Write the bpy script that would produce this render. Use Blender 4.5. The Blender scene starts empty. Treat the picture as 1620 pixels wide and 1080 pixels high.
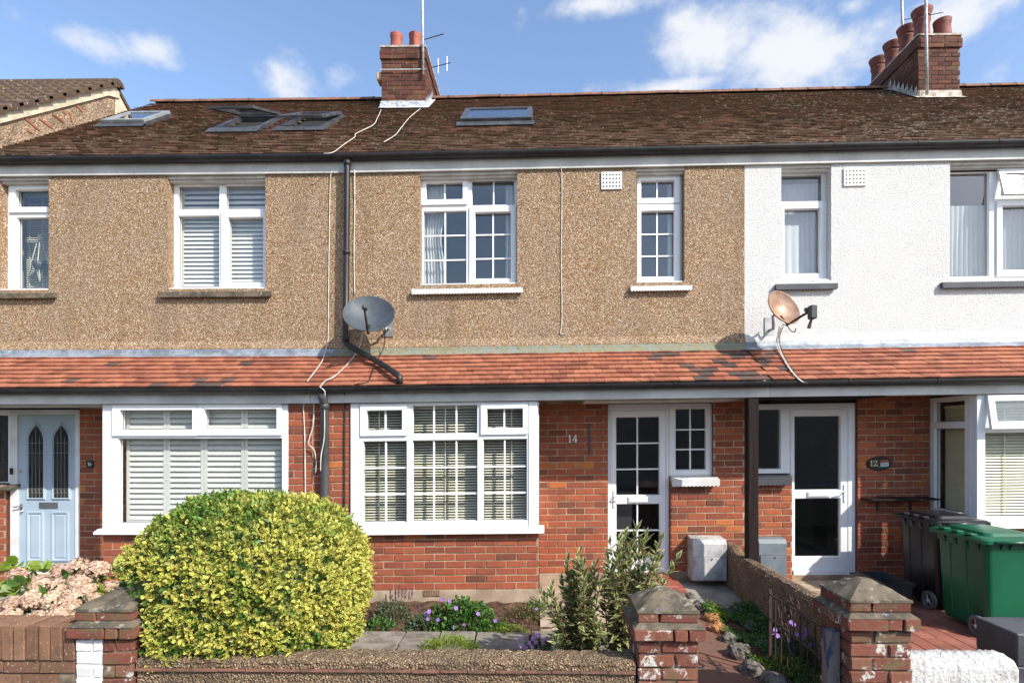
import bpy, math, random
import numpy as np
from mathutils import Vector, Matrix
random.seed(7); rng = np.random.default_rng(7)
R = math.radians
SC = bpy.context.scene; COL = SC.collection

# ------------------------------------------------------------------ camera, light, exposure
FPX, HY, ZC, D0, YAW = 882.0, 683.0, 1.9, 7.0, R(.9)          # focal length in photo pixels, horizon row, eye height, metres to the wall
CX = 849 - FPX*math.tan(YAW)
cam = bpy.data.cameras.new('camera'); camo = bpy.data.objects.new('camera', cam); COL.objects.link(camo)
camo.location = (0, -D0, ZC); camo.rotation_euler = (R(90), 0, YAW)
cam.sensor_width = 36; cam.lens = 36*FPX/1620
cam.shift_x = (810-CX)/1620; cam.shift_y = (HY-540)/1620
cam.clip_start = .05; cam.clip_end = 3000
SC.camera = camo
SUN = Vector((1.2, -1.0, 1.26)).normalized()                   # towards the sun
sun = bpy.data.lights.new('sun', 'SUN'); suno = bpy.data.objects.new('sun', sun); COL.objects.link(suno)
sun.energy = 4.8; sun.angle = R(.53); sun.color = (1, .955, .88)
suno.rotation_euler = SUN.to_track_quat('Z', 'Y').to_euler(); suno.location = (8, -12, 14)
SC.view_settings.view_transform = 'Standard'; SC.view_settings.look = 'None'
SC.view_settings.exposure = .46; SC.view_settings.gamma = 1; SC.view_settings.use_curve_mapping = False

def ray(px, py):
    v = Vector(((px-CX)/FPX, 1, (HY-py)/FPX)); v.rotate(Matrix.Rotation(YAW, 3, 'Z')); return v.normalized()

def make_world():
    w = bpy.data.worlds.new('World'); SC.world = w; w.use_nodes = True
    nt = w.node_tree; N = nt.nodes; L = nt.links; N.clear()
    out = N.new('ShaderNodeOutputWorld'); bg = N.new('ShaderNodeBackground'); L.new(bg.outputs[0], out.inputs[0])
    sky = N.new('ShaderNodeTexSky'); sky.sky_type = 'NISHITA'; sky.sun_disc = False
    sky.sun_elevation = math.asin(SUN.z); sky.sun_rotation = math.atan2(SUN.x, SUN.y)
    sky.air_density = 1.2; sky.dust_density = 1.3; sky.ozone_density = 1.3
    tc = N.new('ShaderNodeTexCoord')
    def vm(op, a, b=None):
        n = N.new('ShaderNodeVectorMath'); n.operation = op; L.new(a, n.inputs[0])
        if b is not None:
            if isinstance(b, (tuple, Vector)): n.inputs[1].default_value = b
            else: L.new(b, n.inputs[1])
        return n
    def mm(op, a, b=None, clamp=False):
        n = N.new('ShaderNodeMath'); n.operation = op; n.use_clamp = clamp
        for i, v in enumerate((a, b)):
            if v is None: continue
            if isinstance(v, (int, float)): n.inputs[i].default_value = v
            else: L.new(v, n.inputs[i])
        return n.outputs[0]
    d = tc.outputs['Generated']
    nz = N.new('ShaderNodeTexNoise'); nz.inputs['Scale'].default_value = 9; nz.inputs['Detail'].default_value = 9; nz.inputs['Roughness'].default_value = .6
    sq = vm('MULTIPLY', d, (1, 1, 1.5)); L.new(sq.outputs[0], nz.inputs['Vector'])
    # cumulus seen above the roofs (pixel centre, half width, half height), and the same kind of broken cloud all round
    cl = [(1120, 75, 120, 55, 1), (1235, 95, 150, 62, 1), (1345, 70, 90, 42, .75), (1120, 66, 95, 40, .9), (1060, 142, 150, 24, 1), (950, 8, 150, 18, .8), (440, 112, 58, 34, .8),
          (235, 80, 50, 22, .5), (110, 62, 95, 22, .5), (1535, 20, 80, 48, .85), (1350, 10, 40, 22, .8), (825, 14, 30, 24, .6), (1575, 115, 90, 50, .6), (545, 125, 50, 24, .4)]
    acc = None
    for px, py, hw, hh, s in cl:
        c = ray(px, py)
        df = vm('SUBTRACT', d, tuple(c)); rt = N.new('ShaderNodeVectorRotate'); rt.rotation_type = 'Z_AXIS'
        L.new(df.outputs[0], rt.inputs['Vector']); rt.inputs['Angle'].default_value = -math.atan2(-c.x, c.y)
        k = (c.x**2+c.y**2)**.5*FPX
        sc = vm('MULTIPLY', rt.outputs[0], (k/hw*1.0, 1.0, k/hh*.95)); ln = vm('LENGTH', sc.outputs[0])
        b = mm('SUBTRACT', 1, ln.outputs['Value'], True); b = mm('MULTIPLY', b, s)
        acc = b if acc is None else mm('MAXIMUM', acc, b)
    bn = N.new('ShaderNodeTexNoise'); bn.inputs['Scale'].default_value = 3.1; bn.inputs['Detail'].default_value = 3; L.new(sq.outputs[0], bn.inputs['Vector'])
    gen = mm('MULTIPLY', mm('SUBTRACT', bn.outputs['Fac'], .56, True), 3.0)
    # keep the drawn cumulus where the photograph shows clear sky between them
    fd = vm('DOT_PRODUCT', d, tuple(ray(810, 80))); infr = mm('MULTIPLY', mm('SUBTRACT', fd.outputs['Value'], .55, True), 12, True)
    gen = mm('MULTIPLY', gen, mm('SUBTRACT', 1, infr))
    acc = mm('MAXIMUM', acc, gen)
    v = mm('ADD', mm('MULTIPLY', acc, 1.35), mm('MULTIPLY', mm('SUBTRACT', nz.outputs['Fac'], .5), 2.3))
    mr = N.new('ShaderNodeMapRange'); mr.interpolation_type = 'SMOOTHSTEP'; mr.inputs['From Min'].default_value = .34; mr.inputs['From Max'].default_value = 1.12
    L.new(v, mr.inputs['Value'])
    gate = mm('MULTIPLY', acc, 8, True)
    fac = mm('MULTIPLY', mm('MULTIPLY', mr.outputs[0], gate), .93)
    mx = N.new('ShaderNodeMix'); mx.data_type = 'RGBA'
    tint = N.new('ShaderNodeMix'); tint.data_type = 'RGBA'; tint.blend_type = 'MULTIPLY'; tint.inputs[0].default_value = 1
    L.new(sky.outputs[0], tint.inputs[6]); tint.inputs[7].default_value = SKY_TINT
    L.new(fac, mx.inputs[0]); L.new(tint.outputs[2], mx.inputs[6]); mx.inputs[7].default_value = CLOUD
    L.new(mx.outputs[2], bg.inputs['Color']); bg.inputs['Strength'].default_value = SKY_STR
SKY_TINT = (1.12, 1.16, 1.26, 1); CLOUD = (4.6, 4.7, 4.9, 1); SKY_STR = .15
make_world()

# ------------------------------------------------------------------ pixel -> place helpers
_c, _s = math.cos(YAW), math.sin(YAW)
def sh(x): return .013*(x+2.53) if x > -2.53 else .002*(x+2.53)   # the terrace climbs a little to the right
def PW(px, py, Y):                                                # point on the plane y = Y under a pixel
    D = Y+D0; t = (px-CX)/FPX; X = D*(t*_c-_s)/(_c+t*_s); d = -X*_s+D*_c
    return X, ZC-(py-HY)*d/FPX
def PG(px, py, z=0.):                                             # point on the ground z under a pixel
    v = ray(px, py); k = (z-ZC)/v.z; return v.x*k, -D0+v.y*k
def PX(px, Y): return PW(px, HY, Y)[0]
def PZ(px, py, Y):                                                # terrace height (without the climb)
    X, Z = PW(px, py, Y); return Z-sh(X)
def rect(x0, y0, x1, y1, Y):
    xm, ym = (x0+x1)/2, (y0+y1)/2
    return (PX(x0, Y), PX(x1, Y), PZ(xm, y1, Y), PZ(xm, y0, Y))

# ------------------------------------------------------------------ objects
WLOC = {}
def tag(o, label=None, cat=None, group=None, kind=None):
    if label: o['label'] = label
    if cat: o['category'] = cat
    if group: o['group'] = group
    if kind: o['kind'] = kind
    return o
def link(o, parent, w):
    COL.objects.link(o); WLOC[o] = Vector(w)
    if parent: o.parent = parent; o.location = Vector(w)-WLOC[parent]
    else: o.location = w
    return o
def thing(name, loc, label, cat, group=None):
    o = bpy.data.objects.new(name, None); o.empty_display_size = .1
    link(o, None, loc); return tag(o, label, cat, group)
def inst(name, mesh, parent, loc, rot=(0, 0, 0), scale=(1, 1, 1)):
    o = bpy.data.objects.new(name, mesh); link(o, parent, loc); o.rotation_euler = rot; o.scale = scale; return o

class MB:
    """collects shapes in world coordinates; build() links them as one mesh object"""
    def __init__(s, shear=True): s.v = []; s.f = []; s.shear = shear; s.col = []
    def add(s, vs, fs):
        n = len(s.v); s.v += [tuple(p) for p in vs]; s.f += [tuple(i+n for i in f) for f in fs]; return s
    def box(s, x0, x1, y0, y1, z0, z1, ch=0):
        if ch:
            return s.cbox(x0, x1, y0, y1, z0, z1, ch)
        return s.add([(x, y, z) for z in (z0, z1) for y in (y0, y1) for x in (x0, x1)],
                     [(0, 2, 3, 1), (4, 5, 7, 6), (0, 1, 5, 4), (2, 6, 7, 3), (0, 4, 6, 2), (1, 3, 7, 5)])
    def cbox(s, x0, x1, y0, y1, z0, z1, c):
        # box with chamfered edges
        V = []; idx = {}
        for sx in (0, 1):
            for sy in (0, 1):
                for sz in (0, 1):
                    X, Y, Z = (x0, x1)[sx], (y0, y1)[sy], (z0, z1)[sz]
                    ix, iy, iz = (c, -c)[sx], (c, -c)[sy], (c, -c)[sz]
                    idx[sx, sy, sz] = len(V); V += [(X, Y+iy, Z+iz), (X+ix, Y, Z+iz), (X+ix, Y+iy, Z)]
        F = []
        def g(a, k): return idx[a]+k
        for sx in (0, 1):
            q = [g((sx, 0, 0), 0), g((sx, 1, 0), 0), g((sx, 1, 1), 0), g((sx, 0, 1), 0)]; F.append(q if sx else q[::-1])
        for sy in (0, 1):
            q = [g((0, sy, 0), 1), g((1, sy, 0), 1), g((1, sy, 1), 1), g((0, sy, 1), 1)]; F.append(q[::-1] if sy else q)
        for sz in (0, 1):
            q = [g((0, 0, sz), 2), g((1, 0, sz), 2), g((1, 1, sz), 2), g((0, 1, sz), 2)]; F.append(q if sz else q[::-1])
        for a in (0, 1):
            for b in (0, 1):
                F.append([g((a, b, 0), 0), g((a, b, 1), 0), g((a, b, 1), 1), g((a, b, 0), 1)])
                F.append([g((a, 0, b), 0), g((a, 1, b), 0), g((a, 1, b), 2), g((a, 0, b), 2)])
                F.append([g((0, a, b), 1), g((1, a, b), 1), g((1, a, b), 2), g((0, a, b), 2)])
        for k in idx: F.append([idx[k], idx[k]+1, idx[k]+2])
        s.add(V, F); s.recalc = True; return s
    def prism(s, pts, a, b):
        """closed outline pts [(x,z)] pushed from y=a to y=b"""
        n = len(pts)
        s.add([(x, a, z) for x, z in pts]+[(x, b, z) for x, z in pts],
              [tuple(range(n)), tuple(range(2*n-1, n-1, -1))]+[(i, i+n, (i+1) % n+n, (i+1) % n) for i in range(n)]); s.recalc = True; return s
    def xprism(s, pts, a, b):
        """closed outline pts [(y,z)] pushed from x=a to x=b"""
        n = len(pts)
        s.add([(a, y, z) for y, z in pts]+[(b, y, z) for y, z in pts],
              [tuple(range(n)), tuple(range(2*n-1, n-1, -1))]+[(i, i+n, (i+1) % n+n, (i+1) % n) for i in range(n)]); s.recalc = True; return s
    def tube(s, pts, r, n=6, cap=True):
        pts = [Vector(p) for p in pts]; m = len(pts); up = None; base = len(s.v); V = []
        rr = r if isinstance(r, (list, tuple)) else [r]*m
        for i, p in enumerate(pts):
            t = (pts[min(i+1, m-1)]-pts[max(i-1, 0)]).normalized()
            if up is None: up = t.orthogonal().normalized()
            up = (up-t*up.dot(t)); up = up.normalized() if up.length > 1e-6 else t.orthogonal().normalized()
            b = t.cross(up)
            for k in range(n):
                a = 2*math.pi*k/n; V.append(p+(up*math.cos(a)+b*math.sin(a))*rr[i])
        F = [(i*n+k, i*n+(k+1) % n, (i+1)*n+(k+1) % n, (i+1)*n+k) for i in range(m-1) for k in range(n)]
        if cap: F += [tuple(range(n-1, -1, -1)), tuple((m-1)*n+k for k in range(n))]
        s.add(V, F); return s
    def lathe(s, c, prof, n=20, axis=None):
        """prof [(radius, height)] turned about axis through c"""
        q = Vector(axis).normalized().to_track_quat('Z', 'Y') if axis is not None else None
        V = []
        for r, h in prof:
            for k in range(n):
                a = 2*math.pi*k/n; p = Vector((r*math.cos(a), r*math.sin(a), h))
                if q: p = q @ p
                V.append(Vector(c)+p)
        m = len(prof)
        s.add(V, [(i*n+k, i*n+(k+1) % n, (i+1)*n+(k+1) % n, (i+1)*n+k) for i in range(m-1) for k in range(n)]); return s
    def plate(s, outer, holes, yF, yB, bead=0., tf=None):
        """upright plate (x0,x1,z0,z1) with rectangular holes; hole sides slope in by bead"""
        T = tf or (lambda u, d, z: (u, d, z))
        x0, x1, z0, z1 = outer
        hf = [(a-bead, b+bead, c-bead, d+bead) for a, b, c, d in holes]
        xs = sorted({round(t, 5) for t in [x0, x1]+[v for h in hf for v in h[:2]] if x0-1e-6 <= t <= x1+1e-6})
        zs = sorted({round(t, 5) for t in [z0, z1]+[v for h in hf for v in h[2:]] if z0-1e-6 <= t <= z1+1e-6})
        nx, nz = len(xs)-1, len(zs)-1
        solid = [[True]*nz for _ in range(nx)]
        for i in range(nx):
            for j in range(nz):
                mx, mz = (xs[i]+xs[i+1])/2, (zs[j]+zs[j+1])/2
                if any(a < mx < b and c < mz < d for a, b, c, d in hf): solid[i][j] = False
        def q(*p): s.add([T(*t) for t in p], [(0, 1, 2, 3)])
        def st(i, j): return 0 <= i < nx and 0 <= j < nz and solid[i][j]
        for i in range(nx):
            for j in range(nz):
                if not solid[i][j]: continue
                a, b, c, d = xs[i], xs[i+1], zs[j], zs[j+1]
                q((a, yF, c), (b, yF, c), (b, yF, d), (a, yF, d)); q((b, yB, c), (a, yB, c), (a, yB, d), (b, yB, d))
                if i == 0 or (bead == 0 and not st(i-1, j)): q((a, yB, c), (a, yF, c), (a, yF, d), (a, yB, d))
                if i == nx-1 or (bead == 0 and not st(i+1, j)): q((b, yF, c), (b, yB, c), (b, yB, d), (b, yF, d))
                if j == 0 or (bead == 0 and not st(i, j-1)): q((a, yB, c), (b, yB, c), (b, yF, c), (a, yF, c))
                if j == nz-1 or (bead == 0 and not st(i, j+1)): q((a, yF, d), (b, yF, d), (b, yB, d), (a, yB, d))
        if bead:
            ym = yF+(yB-yF)*.5
            for (a, b, c, d), (A, B, C, Dd) in zip(hf, holes):
                q((a, yF, c), (A, ym, C), (A, ym, Dd), (a, yF, d)); q((B, ym, C), (b, yF, c), (b, yF, d), (B, ym, Dd))
                q((a, yF, c), (b, yF, c), (B, ym, C), (A, ym, C)); q((A, ym, Dd), (B, ym, Dd), (b, yF, d), (a, yF, d))
                q((A, ym, C), (A, yB, C), (A, yB, Dd), (A, ym, Dd)); q((B, yB, C), (B, ym, C), (B, ym, Dd), (B, yB, Dd))
                q((A, ym, C), (B, ym, C), (B, yB, C), (A, yB, C)); q((A, yB, Dd), (B, yB, Dd), (B, ym, Dd), (A, ym, Dd))
        return s
    recalc = False
    def build(s, name, mat, parent=None, smooth=False, origin=None, **tg):
        v = np.array(s.v, dtype=float)
        if s.shear:
            x = v[:, 0]; v[:, 2] += np.where(x > -2.53, .013*(x+2.53), .002*(x+2.53))
        o = origin if origin is not None else ((v[:, 0].min()+v[:, 0].max())/2, (v[:, 1].min()+v[:, 1].max())/2, v[:, 2].min())
        o = Vector(o); v -= np.array(o)
        me = bpy.data.meshes.new(name); me.from_pydata(v.tolist(), [], s.f); me.materials.append(mat)
        if s.recalc:
            import bmesh
            bm = bmesh.new(); bm.from_mesh(me); bmesh.ops.recalc_face_normals(bm, faces=bm.faces); bm.to_mesh(me); bm.free()
        if smooth: me.polygons.foreach_set('use_smooth', [True]*len(me.polygons))
        me.update()
        ob = bpy.data.objects.new(name, me); link(ob, parent, o); tag(ob, **tg); return ob

# ------------------------------------------------------------------ materials
def rgb(h): # sRGB hex -> linear
    h = h.lstrip('#'); c = [int(h[i:i+2], 16)/255 for i in (0, 2, 4)]
    return tuple(((x+.055)/1.055)**2.4 if x > .04045 else x/12.92 for x in c)+(1,)
class MT:
    def __init__(s, name):
        s.m = bpy.data.materials.new(name); s.m.use_nodes = True; nt = s.m.node_tree; s.N = nt.nodes; s.L = nt.links
        s.b = s.N['Principled BSDF']; s.pos = s.N.new('ShaderNodeNewGeometry').outputs['Position']
    def noise(s, scale, detail=4, rough=.55, vec=None, dist=0):
        n = s.N.new('ShaderNodeTexNoise'); n.inputs['Scale'].default_value = scale; n.inputs['Detail'].default_value = detail
        n.inputs['Roughness'].default_value = rough; n.inputs['Distortion'].default_value = dist; s.L.new(vec or s.pos, n.inputs['Vector']); return n.outputs['Fac']
    def voro(s, scale, feat='F1', out='Distance', vec=None):
        n = s.N.new('ShaderNodeTexVoronoi'); n.feature = feat; n.inputs['Scale'].default_value = scale; s.L.new(vec or s.pos, n.inputs['Vector']); return n.outputs[out]
    def ramp(s, fac, stops, interp='LINEAR'):
        r = s.N.new('ShaderNodeValToRGB'); r.color_ramp.interpolation = interp; e = r.color_ramp.elements
        while len(e) < len(stops): e.new(.5)
        for el, (p, c) in zip(e, stops): el.position = p; el.color = c if len(c) == 4 else tuple(c)+(1,)
        s.L.new(fac, r.inputs[0]); return r.outputs[0]
    def mix(s, fac, a, b, mode='MIX'):
        m = s.N.new('ShaderNodeMix'); m.data_type = 'RGBA'; m.blend_type = mode
        for i, v in ((0, fac), (6, a), (7, b)):
            if isinstance(v, (int, float)): m.inputs[i].default_value = v
            elif isinstance(v, tuple): m.inputs[i].default_value = v if len(v) == 4 else v+(1,)
            else: s.L.new(v, m.inputs[i])
        return m.outputs[2]
    def math(s, op, a, b=0., clamp=False):
        m = s.N.new('ShaderNodeMath'); m.operation = op; m.use_clamp = clamp
        for i, v in enumerate((a, b)):
            if isinstance(v, (int, float)): m.inputs[i].default_value = v
            else: s.L.new(v, m.inputs[i])
        return m.outputs[0]
    def sm(s, v, lo, hi):
        m = s.N.new('ShaderNodeMapRange'); m.interpolation_type = 'SMOOTHSTEP'; m.inputs['From Min'].default_value = lo; m.inputs['From Max'].default_value = hi
        s.L.new(v, m.inputs['Value']); return m.outputs[0]
    def objrand(s): return s.N.new('ShaderNodeObjectInfo').outputs['Random']
    def attr(s, name, out='Fac'):
        a = s.N.new('ShaderNodeAttribute'); a.attribute_name = name; return a.outputs[out]
    def scaled(s, v, vec=None):
        m = s.N.new('ShaderNodeVectorMath'); m.operation = 'MULTIPLY'; s.L.new(vec or s.pos, m.inputs[0]); m.inputs[1].default_value = v; return m.outputs[0]
    def shift(s, fac, amount):
        c = s.N.new('ShaderNodeVectorMath'); c.operation = 'SCALE'; c.inputs[0].default_value = (amount, amount*.7, amount*1.3); s.L.new(fac, c.inputs['Scale'])
        a = s.N.new('ShaderNodeVectorMath'); a.operation = 'ADD'; s.L.new(s.pos, a.inputs[0]); s.L.new(c.outputs[0], a.inputs[1]); return a.outputs[0]
    def bump(s, h, strength=.5, dist=.01):
        b = s.N.new('ShaderNodeBump'); b.inputs['Strength'].default_value = strength; b.inputs['Distance'].default_value = dist; s.L.new(h, b.inputs['Height'])
        s.L.new(b.outputs[0], s.b.inputs['Normal']); return s
    def fin(s, col, rough=.7, metal=0., spec=.5):
        if isinstance(col, tuple): s.b.inputs['Base Color'].default_value = col if len(col) == 4 else col+(1,)
        else: s.L.new(col, s.b.inputs['Base Color'])
        if isinstance(rough, (int, float)): s.b.inputs['Roughness'].default_value = rough
        else: s.L.new(rough, s.b.inputs['Roughness'])
        s.b.inputs['Metallic'].default_value = metal; s.b.inputs['Specular IOR Level'].default_value = spec; return s.m
def simple(name, c1, c2, scale=6, rough=.6, bs=60, bst=.15, bd=.004, metal=0., spec=.5, lo=.35, hi=.65):
    t = MT(name); col = t.mix(t.sm(t.noise(scale, 5), lo, hi), c1, c2)
    if bst: t.bump(t.noise(bs, 4), bst, bd)
    return t.fin(col, rough, metal, spec)

def brick_mat(name, stops, stain=.35, paint=0., moss=0.):
    t = MT(name); r = t.objrand(); col = t.ramp(r, stops)
    vec = t.shift(r, 37.)
    col = t.mix(t.math('MULTIPLY', t.sm(t.noise(14, 6, .65, vec), .42, .7), stain), col, (.10, .035, .025, 1))
    col = t.mix(t.math('MULTIPLY', t.sm(t.noise(55, 4, .7, vec), .55, .75), .35), col, (.55, .30, .18, 1))
    col = t.mix(t.math('MULTIPLY', t.sm(t.noise(1.3, 4), .38, .7), .32), col, (.17, .07, .045, 1))
    if paint: col = t.mix(t.sm(t.math('ADD', t.noise(9, 8, .75), t.math('MULTIPLY', t.noise(60, 2), .12)), .60-paint, .66-paint), col, (.52, .50, .45, 1))
    if moss: col = t.mix(t.math('MULTIPLY', t.sm(t.noise(7, 6, .7, t.scaled((1, 1, 1.6))), .5, .62), moss), col, (.13, .10, .05, 1))
    t.bump(t.noise(70, 6, .7, vec), .55, .006)
    return t.fin(col, .86, spec=.25)
M = {}
RED = [(0, rgb('6b4233')), (.10, rgb('7f4735')), (.30, rgb('934f39')), (.62, rgb('a1593e')), (.86, rgb('985038')), (.94, rgb('a85b3a')), (.975, rgb('b26738')), (1, rgb('be733b'))]
M['brick'] = brick_mat('red_brick', RED, .28)
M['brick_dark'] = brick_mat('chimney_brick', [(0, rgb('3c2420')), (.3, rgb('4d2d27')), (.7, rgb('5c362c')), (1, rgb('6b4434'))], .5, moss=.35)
M['brick_old'] = brick_mat('weathered_pillar_brick', [(0, rgb('633a30')), (.4, rgb('764537')), (.8, rgb('805240')), (1, rgb('6c5346'))], .4, paint=-.018, moss=.85)
M['brick_tan'] = brick_mat('brown_wall_brick', [(0, rgb('7d533f')), (.5, rgb('8d6047')), (1, rgb('9c6e50'))], .3, moss=.3)
t = MT('brown_wall_brick_speckled'); cc = t.ramp(t.objrand(), [(0, rgb('6d503f')), (.5, rgb('7c5b47')), (1, rgb('886850'))])
cc = t.mix(t.math('MULTIPLY', t.sm(t.noise(9, 6, .7), .45, .7), .6), cc, (.10, .055, .035, 1)); cc = t.mix(t.sm(t.noise(75, 4, .7), .62, .66), cc, rgb('c0b2a2'))
M['brick_tan'] = t.bump(t.noise(60, 6, .7), .6, .006).fin(cc, .9, spec=.2)
t = MT('white_painted_brick'); cc = t.mix(t.sm(t.noise(25, 6, .75), .6, .7), (.66, .65, .62, 1), (.38, .31, .26, 1)); M['brick_white'] = t.bump(t.noise(45, 6, .7), .6, .008).fin(cc, .7)
M['mortar'] = simple('mortar', rgb('b59d82'), rgb('8d7560'), 5, .95, 120, .6, .005, spec=.1)
M['mortar_dark'] = simple('mortar_grey', rgb('8c7c6a'), rgb('544940'), 7, .95, 90, .6, .006, spec=.1)

def pebble():
    t = MT('pebbledash'); v = t.N.new('ShaderNodeTexVoronoi'); v.inputs['Scale'].default_value = 98; v.inputs['Randomness'].default_value = 1; t.L.new(t.pos, v.inputs['Vector'])
    sp = t.N.new('ShaderNodeSeparateColor'); t.L.new(v.outputs['Color'], sp.inputs[0])
    col = t.ramp(sp.outputs[0], [(0, rgb('513a28')), (.16, rgb('826346')), (.4, rgb('aa8967')), (.62, rgb('bfa486')), (.78, rgb('a17b54')), (.9, rgb('d2c2ac')), (1, rgb('e6dccd'))])
    col = t.mix(t.math('MULTIPLY', t.sm(v.outputs['Distance'], .35, .7), .75), col, rgb('6f5942'))
    col = t.mix(t.math('MULTIPLY', t.sm(t.noise(1.1, 5, .6), .4, .72), .38), col, rgb('857a6c'))
    col = t.mix(t.math('MULTIPLY', t.sm(t.noise(.5, 4, .6, t.scaled((5, 5, .45))), .5, .72), .34), col, rgb('69533d'))
    h = t.math('SUBTRACT', 1, v.outputs['Distance'])
    t.bump(t.math('ADD', h, t.math('MULTIPLY', t.noise(30, 3), .6)), .7, .010); return t.fin(col, .9, spec=.2)
M['pebble'] = pebble()
def roughcast():
    t = MT('white_roughcast'); n = t.noise(75, 4, .55); n2 = t.voro(105)
    col = t.mix(t.math('MULTIPLY', t.sm(n2, .45, .75), .35), (.80, .79, .765, 1), (.52, .50, .47, 1))
    col = t.mix(t.math('MULTIPLY', t.sm(t.noise(.9, 6, .65), .5, .75), .2), col, (.50, .46, .40, 1))
    col = t.mix(t.math('MULTIPLY', t.sm(t.noise(2.2, 6, .7, t.scaled((3.5, 3.5, .35))), .56, .74), .22), col, (.42, .40, .36, 1))
    t.bump(t.math('SUBTRACT', t.math('MULTIPLY', n, 1.2), n2), .9, .016); return t.fin(col, .85, spec=.25)
M['white_render'] = roughcast()
t = MT('white_lumpy_render'); n = t.noise(30, 5, .65); cc = t.mix(t.sm(n, .30, .48), (.42, .40, .36, 1), (.66, .65, .62, 1)); cc = t.mix(t.math('MULTIPLY', t.sm(t.noise(5, 6, .7), .45, .65), .45), cc, (.40, .37, .32, 1)); M['white_lumpy'] = t.bump(n, 1, .035).fin(cc, .85, spec=.2)
def wall_pebble(name, a, b, c, sc=75):
    t = MT(name); v = t.N.new('ShaderNodeTexVoronoi'); v.inputs['Scale'].default_value = sc; t.L.new(t.pos, v.inputs['Vector'])
    sp = t.N.new('ShaderNodeSeparateColor'); t.L.new(v.outputs['Color'], sp.inputs[0])
    col = t.ramp(sp.outputs[1], [(0, a), (.5, b), (.85, c), (1, rgb('cdb591'))])
    col = t.mix(t.sm(v.outputs['Distance'], .3, .6), col, a)
    col = t.mix(t.math('MULTIPLY', t.sm(t.noise(4, 6, .7), .45, .65), .6), col, rgb('5d5142'))
    col = t.mix(t.math('MULTIPLY', t.sm(t.noise(6, 7, .75), .64, .69), .8), col, rgb('b8b0a4'))
    t.bump(t.math('SUBTRACT', t.noise(22, 5), v.outputs['Distance']), 1, .014); return t.fin(col, .92, spec=.15)
M['garden_wall'] = wall_pebble('old_pebbled_cement', rgb('6d5a46'), rgb('97806a'), rgb('ad9678'))
M['upvc'] = simple('white_upvc', (.80, .80, .80, 1), (.76, .76, .75, 1), 3, .28, 20, .02, .002)
M['paint_white'] = simple('weathered_white_paint', (.68, .68, .67, 1), (.58, .56, .52, 1), 4, .5, 40, .1, .003)
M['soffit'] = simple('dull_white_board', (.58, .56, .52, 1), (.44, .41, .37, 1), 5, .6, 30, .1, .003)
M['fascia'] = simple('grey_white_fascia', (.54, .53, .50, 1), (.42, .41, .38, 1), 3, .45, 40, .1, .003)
M['black_plastic'] = simple('black_plastic_gutter', (.008, .008, .009, 1), (.02, .018, .018, 1), 5, .48, 30, .05, .002)
M['grey_plastic'] = simple('dark_grey_pipe', (.045, .046, .052, 1), (.07, .068, .07, 1), 4, .42, 30, .05, .002)
t = MT('lead'); cc = t.mix(t.sm(t.noise(5, 6, .65), .4, .62), rgb('8f969e'), rgb('6d747c')); cc = t.mix(t.math('MULTIPLY', t.sm(t.noise(16, 5, .7), .56, .66), .6), cc, rgb('b9bcbf')); M['lead'] = t.bump(t.noise(9, 4), .4, .02).fin(cc, .55, .25)
t = MT('mossy_lead'); cc = t.mix(t.sm(t.noise(7, 6, .7), .42, .58), rgb('7c8076'), rgb('7f7a5e')); cc = t.mix(t.math('MULTIPLY', t.sm(t.noise(20, 5, .7), .55, .65), .8), cc, rgb('5c5a42')); M['lead_moss'] = t.bump(t.noise(20, 5), .5, .02).fin(cc, .75, .1)
def tilemat(name, stops, useattr, lich):
    t = MT(name); r = t.attr('rnd') if useattr else t.objrand(); col = t.ramp(r, stops)
    col = t.mix(t.math('MULTIPLY', t.sm(t.noise(18, 6, .7), .45, .7), .35), col, rgb('75483a'))
    if lich:
        big = t.noise(1.2, 4, .6)
        col = t.mix(t.math('MULTIPLY', t.sm(t.math('ADD', t.noise(9, 7, .75), t.math('MULTIPLY', big, .5)), .60, .84), .74), col, rgb('5c4b37'))
        col = t.mix(t.math('MULTIPLY', t.sm(t.noise(13, 5, .7, t.scaled((.6, 1, 1))), .62, .70), .75), col, rgb('84683c'))
        sx = t.N.new('ShaderNodeSeparateXYZ'); t.L.new(t.pos, sx.inputs[0])
        wl = t.math('ADD', t.noise(19, 4, .65), t.math('ADD', t.math('MULTIPLY', t.noise(.55, 3, .5, t.shift(big, 3.)), .20), t.math('MULTIPLY', t.sm(sx.outputs[0], -3, 6), .045)))
        col = t.mix(t.math('MULTIPLY', t.sm(wl, .725, .76), .85), col, rgb('a9a392'))
    else:
        col = t.mix(t.math('MULTIPLY', t.sm(t.noise(26, 5, .7), .62, .72), .4), col, rgb('c0a898'))
        col = t.mix(t.math('MULTIPLY', t.sm(t.noise(4.5, 6, .7), .52, .68), .5), col, rgb('5b3f35'))
    t.bump(t.noise(55, 6, .7), .5, .008); return t.fin(col, .85, spec=.25)
M['roof_tile'] = tilemat('old_clay_roof_tile', [(0, rgb('664d40')), (.3, rgb('725647')), (.6, rgb('7b5b4a')), (.9, rgb('84604e')), (1, rgb('936853'))], True, True)
M['porch_tile'] = tilemat('clay_porch_tile', [(0, rgb('7f4d3b')), (.25, rgb('935a44')), (.6, rgb('9d634b')), (.85, rgb('a86d52')), (1, rgb('8a533f'))], False, False)
M['porch_tile_blue'] = tilemat('dark_porch_tile', [(0, rgb('4a403c')), (.6, rgb('574a44')), (1, rgb('644f46'))], False, False)
M['ridge'] = simple('ridge_terracotta', rgb('855c4a'), rgb('64493c'), 9, .85, 50, .4, .006)
M['concrete_tile'] = tilemat('concrete_roof_tile', [(0, rgb('4b3d38')), (.5, rgb('5d4c45')), (.9, rgb('6b584e')), (1, rgb('8a6a4e'))], True, True)
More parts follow.
